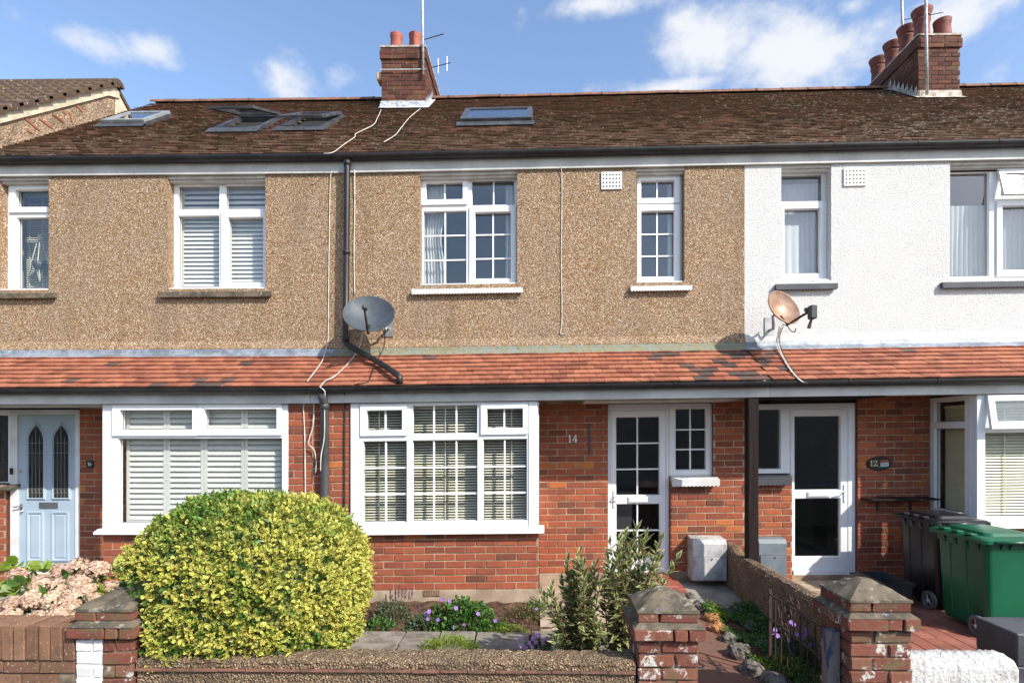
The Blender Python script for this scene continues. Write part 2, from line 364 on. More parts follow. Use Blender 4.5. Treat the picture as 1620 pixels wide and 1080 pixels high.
M['pot'] = simple('terracotta_pot', rgb('9c5442'), rgb('87483a'), 8, .75, 40, .2, .004)
M['pot_old'] = simple('sooty_terracotta', rgb('84493c'), rgb('663a31'), 9, .75, 40, .2, .004)
M['flaunch'] = simple('pale_mortar', rgb('c8bfb2'), rgb('97897a'), 9, .9, 40, .5, .01)
def glass():
    t = MT('window_glass'); t.N.remove(t.b); out = t.N['Material Output']
    tr = t.N.new('ShaderNodeBsdfTransparent'); tr.inputs[0].default_value = (.975, .985, .98, 1); gl = t.N.new('ShaderNodeBsdfGlossy'); gl.inputs['Roughness'].default_value = .015; gl.inputs[0].default_value = (1, 1, 1, 1)
    lw = t.N.new('ShaderNodeLayerWeight'); lw.inputs[0].default_value = .5; fr_ = t.math('ADD', t.math('MULTIPLY', t.math('POWER', lw.outputs['Facing'], 5.), .93), .065)
    n = t.N.new('ShaderNodeBump'); n.inputs['Strength'].default_value = .05; n.inputs['Distance'].default_value = .02; t.L.new(t.noise(1.8, 2), n.inputs['Height']); t.L.new(n.outputs[0], gl.inputs['Normal'])
    m = t.N.new('ShaderNodeMixShader'); t.L.new(fr_, m.inputs[0]); t.L.new(tr.outputs[0], m.inputs[1]); t.L.new(gl.outputs[0], m.inputs[2]); t.L.new(m.outputs[0], out.inputs[0]); return t.m
M['glass'] = glass()
def cloth(name, c, tr=.4):
    t = MT(name); out = t.N['Material Output']; t.fin(c, .9, spec=.1); x = t.N.new('ShaderNodeBsdfTranslucent'); x.inputs[0].default_value = c
    m = t.N.new('ShaderNodeMixShader'); m.inputs[0].default_value = tr; t.L.new(t.b.outputs[0], m.inputs[1]); t.L.new(x.outputs[0], m.inputs[2]); t.L.new(m.outputs[0], out.inputs[0]); return t.m
M['curtain'] = cloth('pale_curtain', (.74, .74, .72, 1)); M['net'] = cloth('net_curtain', (.70, .72, .74, 1), .5)
M['blind_cream'] = simple('cream_blind', rgb('d9d4b8'), rgb('cfc9ac'), 3, .45, 10, 0); M['shutter'] = simple('white_shutter', (.70, .68, .63, 1), (.66, .64, .59, 1), 3, .4, 10, 0)
M['blind_white'] = simple('ivory_blind', rgb('dedac8'), rgb('cfcab6'), 3, .45, 10, 0)
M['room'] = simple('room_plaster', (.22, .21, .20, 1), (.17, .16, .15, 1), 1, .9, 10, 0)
M['door_blue'] = simple('pale_blue_door_paint', rgb('a3b2be'), rgb('9aaab7'), 2, .4, 30, .03, .002)
M['dark_glass'] = simple('dark_leaded_glass', (.02, .022, .024, 1), (.05, .045, .04, 1), 5, .1, 12, .2, .004)
M['lead_came'] = simple('dull_lead_strip', rgb('8a8a86'), rgb('6a6a66'), 5, .5, 10, 0, metal=.4)
M['chrome'] = simple('dull_metal', (.42, .42, .42, 1), (.32, .32, .32, 1), 6, .32, 40, .05, .002, metal=.9)
M['iron_black'] = simple('black_iron', (.02, .02, .02, 1), (.035, .03, .03, 1), 6, .5, 40, .2, .003)
M['white_enamel'] = simple('white_metal', (.75, .75, .74, 1), (.70, .70, .68, 1), 6, .35, 10, 0)
t = MT('brown_stained_timber'); cc = t.mix(t.sm(t.noise(12, 6, .7, t.scaled((3, 3, .25))), .4, .7), rgb('1e1614'), rgb('2e221e')); cc = t.mix(t.sm(t.noise(8, 6, .7, t.scaled((2, 2, .4))), .66, .74), cc, rgb('54402f')); M['timber'] = t.bump(t.noise(20, 5, .6, t.scaled((3, 3, .25))), .4, .006).fin(cc, .8, spec=.2)
M['aluminium'] = simple('grey_aluminium', (.50, .51, .52, 1), (.38, .39, .40, 1), 7, .4, 30, .1, .003, metal=.7)
M['mast'] = simple('grey_mast', (.55, .55, .54, 1), (.35, .33, .31, 1), 14, .5, 30, .1, .003, metal=.3)
M['roof_frame'] = simple('brown_grey_roof_window', rgb('5c5d60'), rgb('48494c'), 7, .45, 30, .1, .003, metal=.4); M['roof_frame_pale'] = simple('pale_grey_roof_window', rgb('a3a7a8'), rgb('8f9496'), 7, .45, 30, .1, .003, metal=.3)
M['wire_white'] = simple('white_cable', rgb('d8d2c6'), rgb('b8b0a2'), 8, .5, 10, 0); M['wire_black'] = simple('black_cable', (.015, .015, .015, 1), (.03, .028, .028, 1), 8, .5, 10, 0)
M['dish_grey'] = simple('grey_mesh_dish', rgb('4b5258'), rgb('41474d'), 12, .55, 150, .25, .003, metal=.1, spec=.4)
t = MT('rusty_dish'); cc = t.mix(t.sm(t.noise(9, 6, .65), .38, .62), rgb('a08672'), rgb('8a6853')); cc = t.mix(t.math('MULTIPLY', t.sm(t.noise(5, 4), .55, .7), .6), cc, rgb('a97c56')); M['dish_rust'] = t.bump(t.noise(60, 4), .2, .003).fin(cc, .5, .2)
t = MT('weathered_meter_box'); cc = t.mix(t.sm(t.noise(6, 7, .75), .42, .64), rgb('bebcb7'), rgb('8f908e')); cc = t.mix(t.math('MULTIPLY', t.sm(t.noise(40, 5, .7), .58, .68), .5), cc, rgb('7c7d7c')); M['meter_white'] = t.bump(t.noise(60, 4), .15, .003).fin(cc, .6)
M['meter_grey'] = simple('grey_meter_box', rgb('707a80'), rgb('636d73'), 6, .55, 60, .1, .003)
t = MT('red_painted_step'); cc = t.mix(t.sm(t.noise(9, 6, .7), .45, .65), rgb('955040'), rgb('7f4638')); cc = t.mix(t.math('MULTIPLY', t.sm(t.noise(22, 5, .7), .6, .7), .5), cc, rgb('c08a6c')); M['red_step'] = t.bump(t.noise(30, 5), .3, .005).fin(cc, .7)
M['mat_brown'] = simple('worn_brown_step_top', rgb('7d5a3c'), rgb('6a4a34'), 12, .85, 80, .5, .006)
M['concrete'] = simple('pinkish_concrete', rgb('b09c86'), rgb('93806c'), 4, .9, 45, .4, .008, spec=.2)
M['concrete_grey'] = simple('grey_concrete', rgb('a09a90'), rgb('857f76'), 4, .9, 45, .4, .008, spec=.2)
t = MT('stone_paving'); cc = t.mix(t.sm(t.noise(6, 6, .7), .4, .65), rgb('8c8478'), rgb('6a6156')); cc = t.mix(t.math('MULTIPLY', t.sm(t.noise(28, 5, .7), .58, .7), .6), cc, rgb('aaa190')); cc = t.mix(t.math('MULTIPLY', t.objrand(), .3), cc, rgb('4f463d')); M['slab'] = t.bump(t.noise(22, 6, .7), .6, .012).fin(cc, .9, spec=.2)
M['soil'] = simple('dry_soil', rgb('6e5544'), rgb('4a382c'), 9, .95, 55, 1, .03, spec=.1)
t = MT('worn_red_path'); cc = t.mix(t.sm(t.noise(2.2, 6, .65), .42, .62), rgb('6f5547'), rgb('7d5546')); cc = t.mix(t.math('MULTIPLY', t.sm(t.noise(8, 6, .7), .55, .7), .6), cc, rgb('4b3d35')); cc = t.mix(t.math('MULTIPLY', t.sm(t.noise(1.7, 4), .62, .7), .7), cc, rgb('95573f')); M['path'] = t.bump(t.noise(60, 5, .7), .5, .006).fin(cc, .85, spec=.2)
t = MT('red_quarry_tile'); cc = t.ramp(t.objrand(), [(0, rgb('7f4a3a')), (.5, rgb('8e5443')), (1, rgb('98604e'))]); cc = t.mix(t.math('MULTIPLY', t.sm(t.noise(7, 6, .7), .5, .7), .4), cc, rgb('6f5a50')); M['quarry'] = t.bump(t.noise(50, 4), .3, .004).fin(cc, .75)
M['asphalt'] = simple('asphalt', (.045, .045, .047, 1), (.06, .058, .056, 1), 3, .9, 90, .6, .01); M['pavement'] = simple('pavement_slabs', (.22, .21, .20, 1), (.17, .165, .16, 1), 2, .9, 50, .4, .006)
M['ground'] = simple('distant_ground', (.09, .10, .06, 1), (.12, .11, .08, 1), .2, .95, 3, .2, .02)
t = MT('rockery_stone'); cc = t.mix(t.sm(t.noise(14, 7, .75), .4, .62), rgb('857d72'), rgb('4a433c')); cc = t.mix(t.math('MULTIPLY', t.sm(t.noise(40, 5, .7), .56, .66), .7), cc, rgb('aaa498')); M['rock'] = t.bump(t.noise(28, 7, .75), 1, .02).fin(cc, .9, spec=.2)
t = MT('slate_cap'); cc = t.mix(t.sm(t.noise(7, 7, .7), .4, .62), rgb('6e6353'), rgb('4c473d')); cc = t.mix(t.math('MULTIPLY', t.sm(t.noise(16, 6, .7), .56, .66), .7), cc, rgb('a29a8c')); cc = t.mix(t.math('MULTIPLY', t.sm(t.noise(11, 6, .7), .66, .7), .7), cc, rgb('8fa3bd')); M['cap'] = t.bump(t.noise(30, 6, .7), .6, .01).fin(cc, .88, spec=.2)
M['flint'] = simple('flint_wall', (.16, .15, .14, 1), (.30, .28, .25, 1), 9, .85, 30, 1, .04)
t = MT('rusty_iron'); cc = t.mix(t.sm(t.noise(25, 5, .7), .4, .65), rgb('352c27'), rgb('4c352a')); M['rust'] = t.bump(t.noise(90, 4), .5, .003).fin(cc, .8, .1)
t = MT('flaking_blue_paint'); cc = t.mix(t.sm(t.noise(14, 6, .7, t.scaled((1.5, 1.5, .5))), .40, .50), rgb('1a2f5c'), rgb('6e6a63')); M['blue_post'] = t.bump(t.noise(40, 5), .4, .004).fin(cc, .7)
M['bin_green'] = simple('green_bin_plastic', rgb('0a5b3b'), rgb('094f34'), 2, .34, 90, .06, .002); M['bin_black'] = simple('black_bin_plastic', (.009, .009, .011, 1), (.014, .013, .014, 1), 2, .32, 90, .06, .002)
M['rubber'] = simple('grey_rubber', rgb('6f6d68'), rgb('57544f'), 9, .8, 60, .2, .003); M['box_grey'] = simple('grey_recycling_box', rgb('3f4143'), rgb('343638'), 5, .5, 60, .1, .003)
M['dark_paint'] = simple('dark_grey_paint', rgb('43454a'), rgb('35373b'), 4, .6, 30, .4, .006)
M['plaque'] = simple('black_plaque', (.012, .011, .011, 1), (.02, .018, .018, 1), 9, .3, 10, 0); M['gold'] = simple('cream_numeral', rgb('dfc98f'), rgb('d2b878'), 9, .5, 10, 0)
M['cottage_white'] = simple('cottage_white', (.7, .7, .68, 1), (.6, .6, .6, 1), 9, .5, 10, 0); M['cottage_roof'] = simple('cottage_roof', rgb('a0563a'), rgb('8a4630'), 9, .6, 10, 0); M['teal'] = simple('plaque_green', rgb('3c7f86'), rgb('2f6d70'), 9, .5, 10, 0)
M['blue_streak'] = simple('blue_paint_mark', rgb('2c3c66'), rgb('3b3a44'), 20, .6, 60, .2, .003)
M['stem'] = simple('woody_stem', rgb('5d4a38'), rgb('45382b'), 12, .85, 60, .4, .004); M['stem_red'] = simple('reddish_stem', rgb('77503a'), rgb('5a4030'), 12, .8, 60, .2, .003)
def leafmat(name, centre, edge, t0=.55, t1=.75, tr=.3, var=.25, green=None, rough=.45):
    t = MT(name); out = t.N['Material Output']; e = t.attr('edge'); r = t.attr('rnd')
    col = t.mix(t.sm(e, t0, t1), centre, edge)
    if green: col = t.mix(t.attr('tone'), col, t.mix(t.sm(e, .7, .95), green, centre))
    hs = t.N.new('ShaderNodeHueSaturation'); t.L.new(col, hs.inputs['Color']); t.L.new(t.math('ADD', t.math('MULTIPLY', r, 2*var), 1-var), hs.inputs['Value']); hs.inputs['Saturation'].default_value = 1
    t.L.new(t.math('ADD', t.math('MULTIPLY', t.attr('rnd2'), .035), .4825), hs.inputs['Hue'])
    t.fin(hs.outputs[0], rough, spec=.4); x = t.N.new('ShaderNodeBsdfTranslucent'); t.L.new(hs.outputs[0], x.inputs[0])
    m = t.N.new('ShaderNodeMixShader'); m.inputs[0].default_value = tr; t.L.new(t.b.outputs[0], m.inputs[1]); t.L.new(x.outputs[0], m.inputs[2]); t.L.new(m.outputs[0], out.inputs[0]); return t.m
M['leaf_hedge'] = leafmat('gold_variegated_leaf', (.19, .29, .03, 1), (.66, .58, .13, 1), .38, .70, .28, .34, green=(.06, .16, .02, 1))
M['leaf_core'] = simple('dark_core_fill', (.05, .08, .012, 1), (.10, .12, .025, 1), 30, .8, 40, 1, .03)  # dark green of the solid cores added behind leaves and petals
M['leaf_shrub'] = leafmat('cream_edged_leaf', (.075, .14, .03, 1), (.50, .46, .22, 1), .55, .75, .25, .3)
M['leaf_green'] = leafmat('mid_green_leaf', (.055, .13, .02, 1), (.075, .16, .03, 1), tr=.25, var=.35); M['leaf_lime'] = leafmat('lime_leaf', (.16, .24, .02, 1), (.22, .28, .03, 1), tr=.3, var=.35)
M['leaf_brown'] = leafmat('brownish_leaf', (.11, .10, .035, 1), (.17, .11, .05, 1), tr=.2, var=.4); M['leaf_blue'] = leafmat('grey_green_leaf', (.06, .11, .045, 1), (.09, .14, .06, 1), tr=.2, var=.3)
M['petal_hydrangea'] = leafmat('hydrangea_petal', (.54, .44, .24, 1), (.68, .50, .36, 1), .3, .9, .3, .4, green=(.64, .22, .36, 1), rough=.75)
M['petal_pink'] = leafmat('pink_petal', (.62, .25, .34, 1), (.75, .42, .48, 1), tr=.3, var=.25, rough=.7); M['petal_tan'] = leafmat('faded_petal', (.55, .42, .27, 1), (.68, .46, .38, 1), .5, .9, .3, .3, rough=.75)
M['petal_mauve'] = leafmat('mauve_petal', (.36, .17, .55, 1), (.42, .22, .60, 1), tr=.3, var=.2, rough=.7); M['petal_rose'] = leafmat('rose_petal', (.60, .25, .52, 1), (.66, .34, .60, 1), tr=.3, var=.2, rough=.7); M['petal_violet'] = leafmat('violet_spike', (.12, .05, .16, 1), (.17, .08, .22, 1), tr=.2, var=.3, rough=.8)
M['rubber_black'] = simple('black_rubber_seal', (.02, .02, .02, 1), (.03, .03, .03, 1), 6, .6, 10, 0)
M['twig'] = simple('tan_twig', rgb('9a7a52'), rgb('7a6040'), 9, .8, 10, 0); M['airbrick'] = simple('clay_air_brick', rgb('a08068'), rgb('86684f'), 9, .9, 60, .3, .004); M['shade_black'] = simple('painted_shade_black', (.012, .011, .01, 1), (.02, .018, .016, 1), 9, .9, 10, 0)  # near-black colour standing in for shade in holes, shafts and roof gaps
# ------------------------------------------------------------------ ground
def sheet(name, pts, z, mat, kind='structure', **tg):
    b = MB(False); n = len(pts); b.add([(x, y, z) for x, y in pts], [tuple(range(n))]); return b.build(name, mat, kind=kind, **tg)
def slab_block(name, x0, x1, y0, y1, z0, z1, mat, **tg):
    return MB(False).box(x0, x1, y0, y1, z0, z1).build(name, mat, kind='structure', **tg)
sheet('ground', [(-400, -400), (400, -400), (400, 400), (-400, 400)], -.22, M['ground'])
slab_block('road', -60, 60, -13.5, -6.0, -.25, -.20, M['asphalt'])
slab_block('pavement', -60, 60, -6.0, -3.62, -.25, -.09, M['pavement'])
slab_block('far_pavement', -60, 60, -15.2, -13.5, -.25, -.09, M['pavement'])
slab_block('garden_soil', -7.2, 7.7, -3.62, .3, -.25, -.03, M['soil'])
# uneven earth of the planting bed in front of the bay
def earth(name, x0, x1, y0, y1, z, amp, n=40, m=26):
    b = MB(False)
    for j in range(m+1):
        for i in range(n+1):
            e = min(i, n-i, j, m-j); a = amp*min(1, e/2)
            b.v.append((x0+(x1-x0)*i/n, y0+(y1-y0)*j/m, z+a*random.random()-(0 if e else .06)))
    for j in range(m):
        for i in range(n): k = j*(n+1)+i; b.f.append((k, k+1, k+n+2, k+n+1))
    return b.build(name, M['soil'], kind='structure', smooth=True)
earth('flower_bed_soil', -2.5, .35, -1.75, -.74, -.02, .05)
earth('rockery_soil', 1.72, 2.36, -3.5, -1.05, -.02, .07, 20, 30)

# ------------------------------------------------------------------ terrace helpers
def rough_brick(L, H, Dp, ch=.004, jit=.0015, name='brick', mat=None):
    b = MB(False).cbox(-L/2, L/2, 0, Dp, 0, H, ch)
    b.v = [(x+random.uniform(-jit, jit), y+random.uniform(-jit, jit), z+random.uniform(-jit, jit)) for x, y, z in b.v]
    me = bpy.data.meshes.new(name); me.from_pydata(b.v, [], b.f); me.materials.append(mat)
    import bmesh
    bm = bmesh.new(); bm.from_mesh(me); bmesh.ops.recalc_face_normals(bm, faces=bm.faces); bm.to_mesh(me); bm.free(); return me
CRS = .0817
BM = {k: [rough_brick(.22, .0695, .03, mat=M[k]) for _ in range(5)] for k in ('brick',)}
BM['brick_dark'] = [rough_brick(.215, .066, .03, mat=M['brick_dark'], jit=.003) for _ in range(5)]
def intervals(x0, x1, holes, zm):
    iv = [(x0, x1)]
    for a, b, c, d in holes:
        if not c < zm < d: continue
        o = []
        for p, q in iv:
            if b <= p or a >= q: o.append((p, q)); continue
            if a > p: o.append((p, a))
            if b < q: o.append((b, q))
        iv = o
    return iv
def lay_bricks(part, x0, x1, z0, z1, Yf, holes=(), facing='-y', kind='brick', crs=CRS, pitch=.232, joint=.012, L=.22, bond=.5, shear=True, skip=None):
    n = int(round((z1-z0)/crs)); rz = {'-y': 0, '+x': R(90), '-x': R(-90)}[facing]
    for k in range(n):
        za = z0+k*crs
        off = (k % 2)*bond*pitch
        for a, b in intervals(x0, x1, holes, za+crs/2):
            u = x0-pitch+off
            while u < b:
                p, q = max(u, a), min(u+pitch-joint, b); u += pitch
                if q-p < .035: continue
                if skip and skip((p+q)/2, za): continue
                m = (p+q)/2; j = random.uniform(-.0015, .0025)
                if facing == '-y': loc = (m, Yf+j, za+(sh(m) if shear else 0)); rot = (0, -(.013 if m > -2.53 else .002) if shear else 0, 0)
                else: loc = (Yf+(-j if facing == '+x' else j), m, za+(sh(Yf) if shear else 0)); rot = (0, 0, rz)
                inst('brick', random.choice(BM[kind]), part, loc, rot, ((q-p)/L, 1, 1))
def sub(parent, name, mat, fn, smooth=False, shear=True, **tg):
    b = MB(shear); fn(b); return b.build(name, mat, parent, smooth, **tg)
def window(house, outer, lights, Y, tf=None, mat='upvc', depth=.07, name='window', label=None, proud=.024):
    """frame as the part; panes, opening sashes and glazing bars as its pieces"""
    T = tf or (lambda u, d, z: (u, d, z))
    b = MB(); b.plate(outer, [l['g'] for l in lights], Y, Y+depth, .009, tf)
    w = b.build(name, M[mat], house, label=label)
    for l in lights:
        g = l['g']; x0, x1, z0, z1 = g
        if l.get('o'):
            s = MB(); s.plate(l['o'], [g], Y-proud, Y-.0015, .008, tf); s.build('sash', M[mat], w)
        s = MB(); q = [(x0-.004, z0-.004), (x1+.004, z0-.004), (x1+.004, z1+.004), (x0-.004, z1+.004)]
        s.add([T(u, Y+.04, z) for u, z in q]+[T(u, Y+.046, z) for u, z in q], [(0, 1, 2, 3), (7, 6, 5, 4), (0, 4, 5, 1), (1, 5, 6, 2), (2, 6, 7, 3), (3, 7, 4, 0)])
        s.build('pane', M['glass'], w)
        s = MB(); s.plate((x0, x1, z0, z1), [(x0+.0055, x1-.0055, z0+.0055, z1-.0055)], Y+.0362, Y+.0395, 0, tf); s.build('gasket', M['rubber_black'], w)
        bw = .009
        yb0, yb1 = (Y+.018, Y+.0385)
        vs, hs = l.get('v', ()), l.get('h', ())
        for vx in vs:
            s = MB(); s.plate((vx-bw, vx+bw, z0, z1), [], yb0, yb1, 0, tf); s.build('glazing_bar', M[mat], w)
        cuts = sorted([x0]+[v for v in vs]+[x1])
        for hz in hs:
            for i in range(len(cuts)-1):
                a = cuts[i]+(bw if i else 0); c = cuts[i+1]-(bw if i < len(cuts)-2 else 0)
                s = MB(); s.plate((a, c, hz-bw, hz+bw), [], yb0+.001, yb1-.001, 0, tf); s.build('glazing_bar', M[mat], w)
    return w
def L_(Y, g, o=None, v=(), h=()):
    """a light from photo pixels: glass rect, sash rect, bar columns and rows"""
    xm, ym = (g[0]+g[2])/2, (g[1]+g[3])/2
    return dict(g=rect(*g, Y), o=rect(*o, Y) if o else None, v=[PX(a, Y) for a in v], h=[PZ(xm, a, Y) for a in h])
def zc(ox, oy, s):
    return lambda *q: tuple((ox if i % 2 == 0 else oy)+t/s for i, t in enumerate(q))
def scallop_sill(house, px0, px1, py0, py1, mat, depth=.09):
    Y = -.06; x0, x1 = PX(px0, Y), PX(px1, Y); z1 = PZ((px0+px1)/2, py0, Y); z0 = PZ((px0+px1)/2, py1, Y)
    n = max(3, int((x1-x0)/.036)); pts = [(x0, z1), (x1, z1)]
    for i in range(n):
        a = x1-(x1-x0)*i/n; w = (x1-x0)/n
        pts += [(a, z0+.014), (a-w*.25, z0+.004), (a-w*.5, z0), (a-w*.75, z0+.004)]
    pts.append((x0, z0+.014))
    b = MB(); b.prism(pts, Y, Y+.03); b.box(x0+.006, x1-.006, Y+.031, .13, z0+.02, z1+.006)
    return b.build('window_sill', mat, house)

RE, RR, RS = 5.35, 8.04, (8.04-5.35)/3.4           # eaves, ridge, slope of the main roof (eaves at y=-.1, ridge at 3.3)
def roofz(y): return RE+RS*(y+.1)
RN = Vector((0, -RS, 1)).normalized()
X16, XA, XB, X12 = -7.15, -2.545, 2.595, 7.73
def tile_field(name, x0, x1, holes, tw, gauge, y0, z0, slope, length, mat, parent, th=.011, jit=.003):
    """overlapping plain tiles as one mesh: thousands of them, a few pixels each"""
    ca = 1/math.sqrt(1+slope*slope); sa = slope*ca; rows = int(length/gauge)
    V = []; F = []; RN_ = []
    for r in range(rows):
        t0 = r*gauge; off = (r % 2)*tw*.5
        n = int((x1-x0)/tw)+2; sag = random.uniform(-.004, .004)
        for i in range(n):
            a = x0+(i-1)*tw+off+random.uniform(-.003, .003); b = a+tw-.003
            a, b = max(a, x0), min(b, x1)
            if b-a < .02: continue
            yy = y0+t0*ca; m = (a+b)/2
            if any(h[0] < m < h[1] and h[2] < yy < h[3] for h in holes): continue
            k = random.uniform(-jit, jit)+sag; la = random.uniform(-.004, .004); lb = la+random.uniform(-.002, .002)
            lift = random.uniform(0, .003)
            def pt(x, t, h): return (x, y0+t*ca-h*sa, z0+t*sa+h*ca+sh(x))
            base = len(V)
            V += [pt(a, t0+k, th+.018+lift+la), pt(b, t0+k, th+.018+lift+lb), pt(b, t0+gauge*1.25+k, th+la*.3), pt(a, t0+gauge*1.25+k, th+lb*.3),
                  pt(a, t0+k, .016+lift+la), pt(b, t0+k, .016+lift+lb), pt(b, t0+gauge*1.25+k, 0), pt(a, t0+gauge*1.25+k, 0)]
            F += [(base, base+1, base+2, base+3), (base+4, base+5, base+1, base), (base+4, base, base+3, base+7), (base+5, base+6, base+2, base+1)]
            RN_.append(random.random())
    v = np.array(V); o = Vector(((x0+x1)/2, y0, z0)); me = bpy.data.meshes.new(name); me.from_pydata((v-np.array(o)).tolist(), [], F); me.materials.append(mat)
    at = me.attributes.new('rnd', 'FLOAT', 'FACE'); at.data.foreach_set('value', np.repeat(np.array(RN_), 4)); me.update()
    ob = bpy.data.objects.new(name, me); link(ob, parent, o); tag(ob, kind='stuff'); return ob

def gutter(house, x0, x1, yb, zt, w=.115, brackets=(), unions=()):
    r = w/2; yc = yb-r
    prof = [(yc-r*math.cos(math.pi*i/10), zt-r*1.15*math.sin(math.pi*i/10)) for i in range(11)]
    inner = [(yc+(y-yc)*.93, zt-(zt-z)*.93) for y, z in prof[::-1]]
    g = MB(); g.xprism(prof+inner, x0, x1); go = g.build('gutter', M['black_plastic'], house)
    def ring(x, hw, k):
        p = [(yc-r*k*math.cos(math.pi*i/10), zt+.004-r*1.15*k*math.sin(math.pi*i/10)) for i in range(11)]
        q = [(yc+(y-yc)/k*1.005, zt+.004-(zt+.004-z)/k*1.005) for y, z in p[::-1]]
        return MB().xprism(p+q, x-hw, x+hw)
    for x in brackets: ring(x, .011, 1.09).build('gutter_bracket', M['black_plastic'], go)
    for x in unions: ring(x, .05, 1.06).build('gutter_union', M['black_plastic'], go)
    return go

def terrace_house(x0, x1, label, wallmat, openings, leadmat):
    root = thing('terraced_house', ((x0+x1)/2, 1.5, 0), label, 'house', 'houses of the terrace')
    # rendered upper wall with its openings and drip at the foot
    b = MB(); b.plate((x0, x1, 2.95, 5.153), openings, 0, .24); b.xprism([(-.002, 2.953), (-.034, 2.945), (-.034, 2.957), (-.002, 3.05)], x0, x1)
    b.build('rendered_wall', M[wallmat], root)
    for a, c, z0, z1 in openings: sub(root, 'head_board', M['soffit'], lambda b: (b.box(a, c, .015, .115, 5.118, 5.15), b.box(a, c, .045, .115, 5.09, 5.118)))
    # eaves
    sub(root, 'fascia', M['fascia'], lambda b: (b.box(x0, x1, -.032, -.004, 5.154, 5.33), b.box(x0, x1, -.0025, .2, 5.154, 5.18)))
    deck = MB(); deck.add([(x0, -.1, RE-.03), (x1, -.1, RE-.03), (x1, 3.3, RR-.03), (x0, 3.3, RR-.03), (x1, 6.7, RE-.03), (x0, 6.7, RE-.03), (x0, -.02, RE-.06), (x1, -.02, RE-.06), (x0, 6.6, RE-.06), (x1, 6.6, RE-.06)],
                          [(0, 1, 2, 3), (3, 2, 4, 5), (0, 6, 7, 1), (5, 4, 9, 8), (6, 8, 9, 7), (0, 3, 5, 8, 6), (1, 7, 9, 4, 2)]); deck.recalc = True
    return root, deck
def inner_rooms(root, x0, x1, doors):
    """plastered rooms behind the glass"""
    b = MB()
    a, c = x0+.06, x1-.06
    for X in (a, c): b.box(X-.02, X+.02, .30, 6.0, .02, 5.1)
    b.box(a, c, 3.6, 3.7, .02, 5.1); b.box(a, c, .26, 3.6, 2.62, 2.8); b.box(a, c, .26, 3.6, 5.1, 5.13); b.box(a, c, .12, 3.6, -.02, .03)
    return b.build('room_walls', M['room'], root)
# ------------------------------------------------------------------ house shells
r3 = zc(460, 230, 3.485); r4 = zc(860, 230, 3.485); r5 = zc(1200, 230, 3.857); r1 = zc(0, 100, 3); q4 = zc(0, 540, 3); q5 = zc(540, 540, 3); q6 = zc(1080, 540, 3); q7 = zc(900, 620, 5.4)
UY = .12
def opening(pxa, pxb, pysill): return (PX(pxa, 0), PX(pxb, 0), PZ((pxa+pxb)/2, pysill, UY)-.02, 5.3)
O16b, O16a = opening(-2, 77, 460), opening(265, 420, 458)
O14a, O14b = opening(664, 818, 451), opening(1007, 1083, 448)
O12b, O12a = opening(1236, 1315, 445), opening(1503, 1658, 444)
H16, deck16 = terrace_house(X16, XA, 'left terraced house with pebbledash upper wall, pale blue arched front door and three roof windows', 'pebble', [O16b, O16a], 'lead')
H14, deck14 = terrace_house(XA, XB, 'middle terraced house with tan pebbledash, square bay window and white front door numbered 14', 'pebble', [O14a, O14b], 'lead_moss')
H12, deck12 = terrace_house(XB, X12, 'right terraced house with white painted roughcast upper wall and brown porch post beside its door', 'white_render', [O12b, O12a], 'lead')
SKY4 = (-1.15, -.06, 1.25, 2.02); SKY1 = (-6.72, -6.02, 1.50, 2.14); SKY3 = (-3.80, -3.10, 1.15, 1.92); SKY2 = (-4.76, -4.06, 1.10, 1.88)
CH1 = (-2.69, -1.93, 2.62, 4.05); CH2 = (6.30, 7.06, 2.50, 4.25)
CH2 = (6.43, 7.13, 2.50, 4.2)
H10, deck10 = terrace_house(X12, 12.4, 'next house beyond the right one, only its tiled roof showing right of the pots', 'white_render', [], 'lead')
b = MB(); b.box(X12+.003, 12.4, .0, .2, -.2, 2.25); b.build('brick_wall', M['brick'], H10); b = MB(); b.xprism([(-.83, 2.30), (-.83, 2.385), (-.02, 2.862), (-.02, 2.26), (-.735, 2.26)], X12+.003, 12.4); b.build('porch_roof', M['porch_tile'], H10)
roofs = []
for H, deck, x0, x1, holes in ((H10, deck10, X12, 12.4, []), (H16, deck16, X16, XA, [SKY1, SKY2, SKY3]), (H14, deck14, XA, XB, [SKY4]), (H12, deck12, XB, X12, [])):
    ro = deck.build('roof', M['shade_black'], H); roofs.append(ro)  # deck coloured near-black so skylight openings and tile gaps look shaded
    ch = [(c[0]+.02, c[1]-.02, c[2]+.02, 9) for c in (CH1, CH2)]
    tile_field('roof_tile', x0, x1, [(h[0]+.04, h[1]-.04, h[2]+.05, h[3]-.05) for h in holes]+ch, .165, .1, -.1, RE-.02, RS, math.hypot(3.4, RR-RE), M['roof_tile'], ro)
    n = int(round((x1-x0)/.46)); w = (x1-x0)/n
    prof = [(3.3-.12*math.cos(math.pi*i/8), RR-.035+.085*math.sin(math.pi*i/8)) for i in range(9)]
    inn = [(3.3+(y-3.3)*.86, RR-.035+(z-RR+.035)*.86) for y, z in prof[::-1]]
    for i in range(n):
        xa = x0+i*w; xm = xa+w/2
        if any(c[0]-.02 < xm < c[1]+.02 for c in (CH1, CH2)): continue
        dz = random.uniform(-.004, .004)
        b = MB(); b.xprism([(y, z+dz) for y, z in prof+inn], xa+.004, xa+w-.004); b.build('ridge_tile', M['ridge'], ro)
        b = MB(); b.xprism([(3.3+(y-3.3)*1.05, RR-.035+dz+(z-RR+.035)*1.06) for y, z in prof]+[(y, z+dz) for y, z in inn], xa+w-.018, xa+w+.018); b.build('ridge_joint', M['mortar_dark'], ro)

